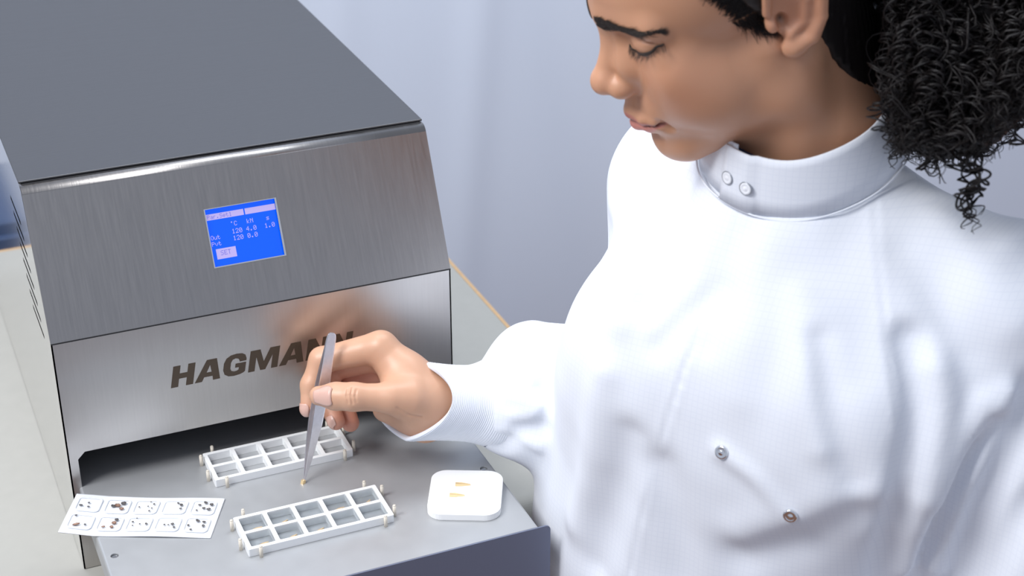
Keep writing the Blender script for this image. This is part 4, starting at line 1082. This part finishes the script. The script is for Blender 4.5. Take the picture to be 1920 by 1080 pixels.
for (px0, py0, d0, px1, py1, d1, cr_, pt_, tr_) in curl_paths():
    a = at(px0, py0, d0); b_ = at(px1, py1, d1); L = np.linalg.norm(b_-a); nst = int(L/pt_*9)+8
    t = np.linspace(0, 1, nst); ax = b_-a; ax /= L; mid = -CR*.006*rng.normal()+CF*.004*rng.normal()
    base = a+(b_-a)*t[:, None]+mid*np.sin(np.pi*t)[:, None]+np.outer(np.sin(t*rng.uniform(6, 14)+rng.uniform(0, 6)), CR*.0045)+np.outer(np.sin(t*rng.uniform(6, 14)+rng.uniform(0, 6)), CF*.0045)
    base += np.outer(np.sin(t*rng.uniform(18, 45)+rng.uniform(0, 6)), CR*rng.uniform(.001, .0045))+np.outer(np.sin(t*rng.uniform(18, 45)+rng.uniform(0, 6)), CF*rng.uniform(.001, .004))+np.outer(np.sin(t*rng.uniform(30, 70)+rng.uniform(0, 6)), ax*rng.uniform(.001, .0045))
    if py1 > 225:
        lowp = t > .7; d = jack0(base[lowp])
        if (d < .009).any(): bl = base[lowp]; bl[d < .009] = project(jack0, bl[d < .009], 2, .009); base[lowp] = bl
    u1 = np.cross(ax, CF); u1 /= np.linalg.norm(u1); u2 = np.cross(ax, u1)
    ph0 = rng.uniform(0, 6.28); sgn = rng.choice([-1, 1]); wob = 1+.35*np.sin(t*rng.uniform(10, 25)+ph0)+.3*np.sin(t*rng.uniform(30, 60)); dph = rng.uniform(.5, 2.2)*np.sin(t*rng.uniform(8, 20))+rng.uniform(.3, 1.2)*np.sin(t*rng.uniform(25, 50))
    for k in range(2):
        ph = ph0+dph+k*rng.uniform(.5, 1.6)+sgn*2*np.pi*t*L/pt_*(1+.04*k); rr = cr_*wob*np.clip(t*6+.3, 0, 1)*(1-.35*sstep(.85, 1, t)+.12*k)
        pth.append(base+u1*(rr*np.cos(ph))[:, None]+u2*(rr*np.sin(ph))[:, None]); rd.append(np.interp(t, [0, .9, 1], [tr_, tr_*.8, tr_*.25]))
hs = child('hair_strands', strands_mesh(pth, rd), M['hair'], hair); hs['kind'] = 'stuff'
# dense inner mass of the ponytail and its gathering at the back of the head
s = SDF()
s.cone(H(-88, 0, 62), at(1760, -120, 1.16), .030, .045, .02)
s.cone(at(1770, -140, 1.16), at(1775, 215, 1.11), .047, .028, .03); s.cone(at(1860, -120, 1.15), at(1850, 180, 1.11), .05, .026, .03)
s.cone(at(1720, -60, 1.16), at(1715, 205, 1.12), .03, .012, .03)
def mass(P): return s(P)+.0022*np.sin(P[:, 0]*430+2*np.sin(P[:, 2]*210))*np.sin(P[:, 2]*520+P[:, 1]*300)
lo, hi = bounds([H(-88, 0, 62), at(1700, -160, 1.16), at(1860, 250, 1.10), at(1900, -160, 1.2), at(1740, 0, 1.22)], .065)
pv, pq = nets(mass, lo, hi, .0026, 7, 0); child('ponytail', npmesh('ponytail', pv, pq), M['hair'], hair)
# eyebrows and lashes
for y in (-1, 1):
    arch = ssm([H(95, 4.5*y, 27), H(91, 18*y, 28.5), H(83, 33*y, 29.0), H(69, 49*y, 26.5)], 20); arch = project(headf, arch, 4, .0004)
    n_ = 620; tt = rng.uniform(0, 1, n_); ii = (tt*(len(arch)-1)).astype(int); wd_ = np.interp(tt, [0, .15, .4, .8, 1], [3.2, 4.6, 4.0, 2.4, .8])
    b0 = arch[ii]+HU*(rng.uniform(-1, 1, n_)*wd_*.001)[:, None]; tg = arch[np.minimum(ii+3, len(arch)-1)]-arch[np.maximum(ii-3, 0)]; tg /= np.linalg.norm(tg, axis=1)[:, None]
    dr = tg+HU*(rng.normal(size=n_)*.25+.35*(1-tt)-.25*tt)[:, None]; dr /= np.linalg.norm(dr, axis=1)[:, None]; L_ = rng.uniform(.005, .008, n_)
    q = b0[:, None]+dr[:, None]*(L_[:, None]*np.array([0, .5, 1]))[:, :, None]; q = project(headf, q.reshape(-1, 3), 3, .0003); g = grad(headf, q)
    q = (q+g*np.tile([0, .0006, .0005], n_)[:, None]).reshape(n_, 3, 3); pth = list(q); rd = [[.00024, .0002, .00006]]*n_
    ob = child('eyebrow', strands_mesh(pth, rd), M['brow'], person); ob['kind'] = 'stuff'
    lid = project(headf, ssm([H(83, 18*y, 8.5), H(86.5, 25*y, 6.5), H(85.5, 34*y, 6.6), H(79, 42*y, 10.0), H(68, 48.5*y, 16)], 12), 3, .0002)
    pth = [lid]; rd = [np.interp(np.linspace(0, 1, len(lid)), [0, .3, .7, 1], [.0005, .0011, .0019, .0007])]; lg = grad(headf, lid)
    for i in range(70):
        k = rng.integers(4, len(lid)); p = lid[k]; g = lg[k]; out = g*.75-HU*(.55+rng.normal()*.08)+HL*y*(.25+rng.normal()*.15)*(k/len(lid)); out /= np.linalg.norm(out); L = rng.uniform(.005, .0085)
        pth.append(np.array([p, p+out*L*.5, p+(out+HU*.25)*L])); rd.append([.00016, .00014, .00004])
    ob = child('eyelashes', strands_mesh(pth, rd), M['brow'], person); ob['kind'] = 'stuff'
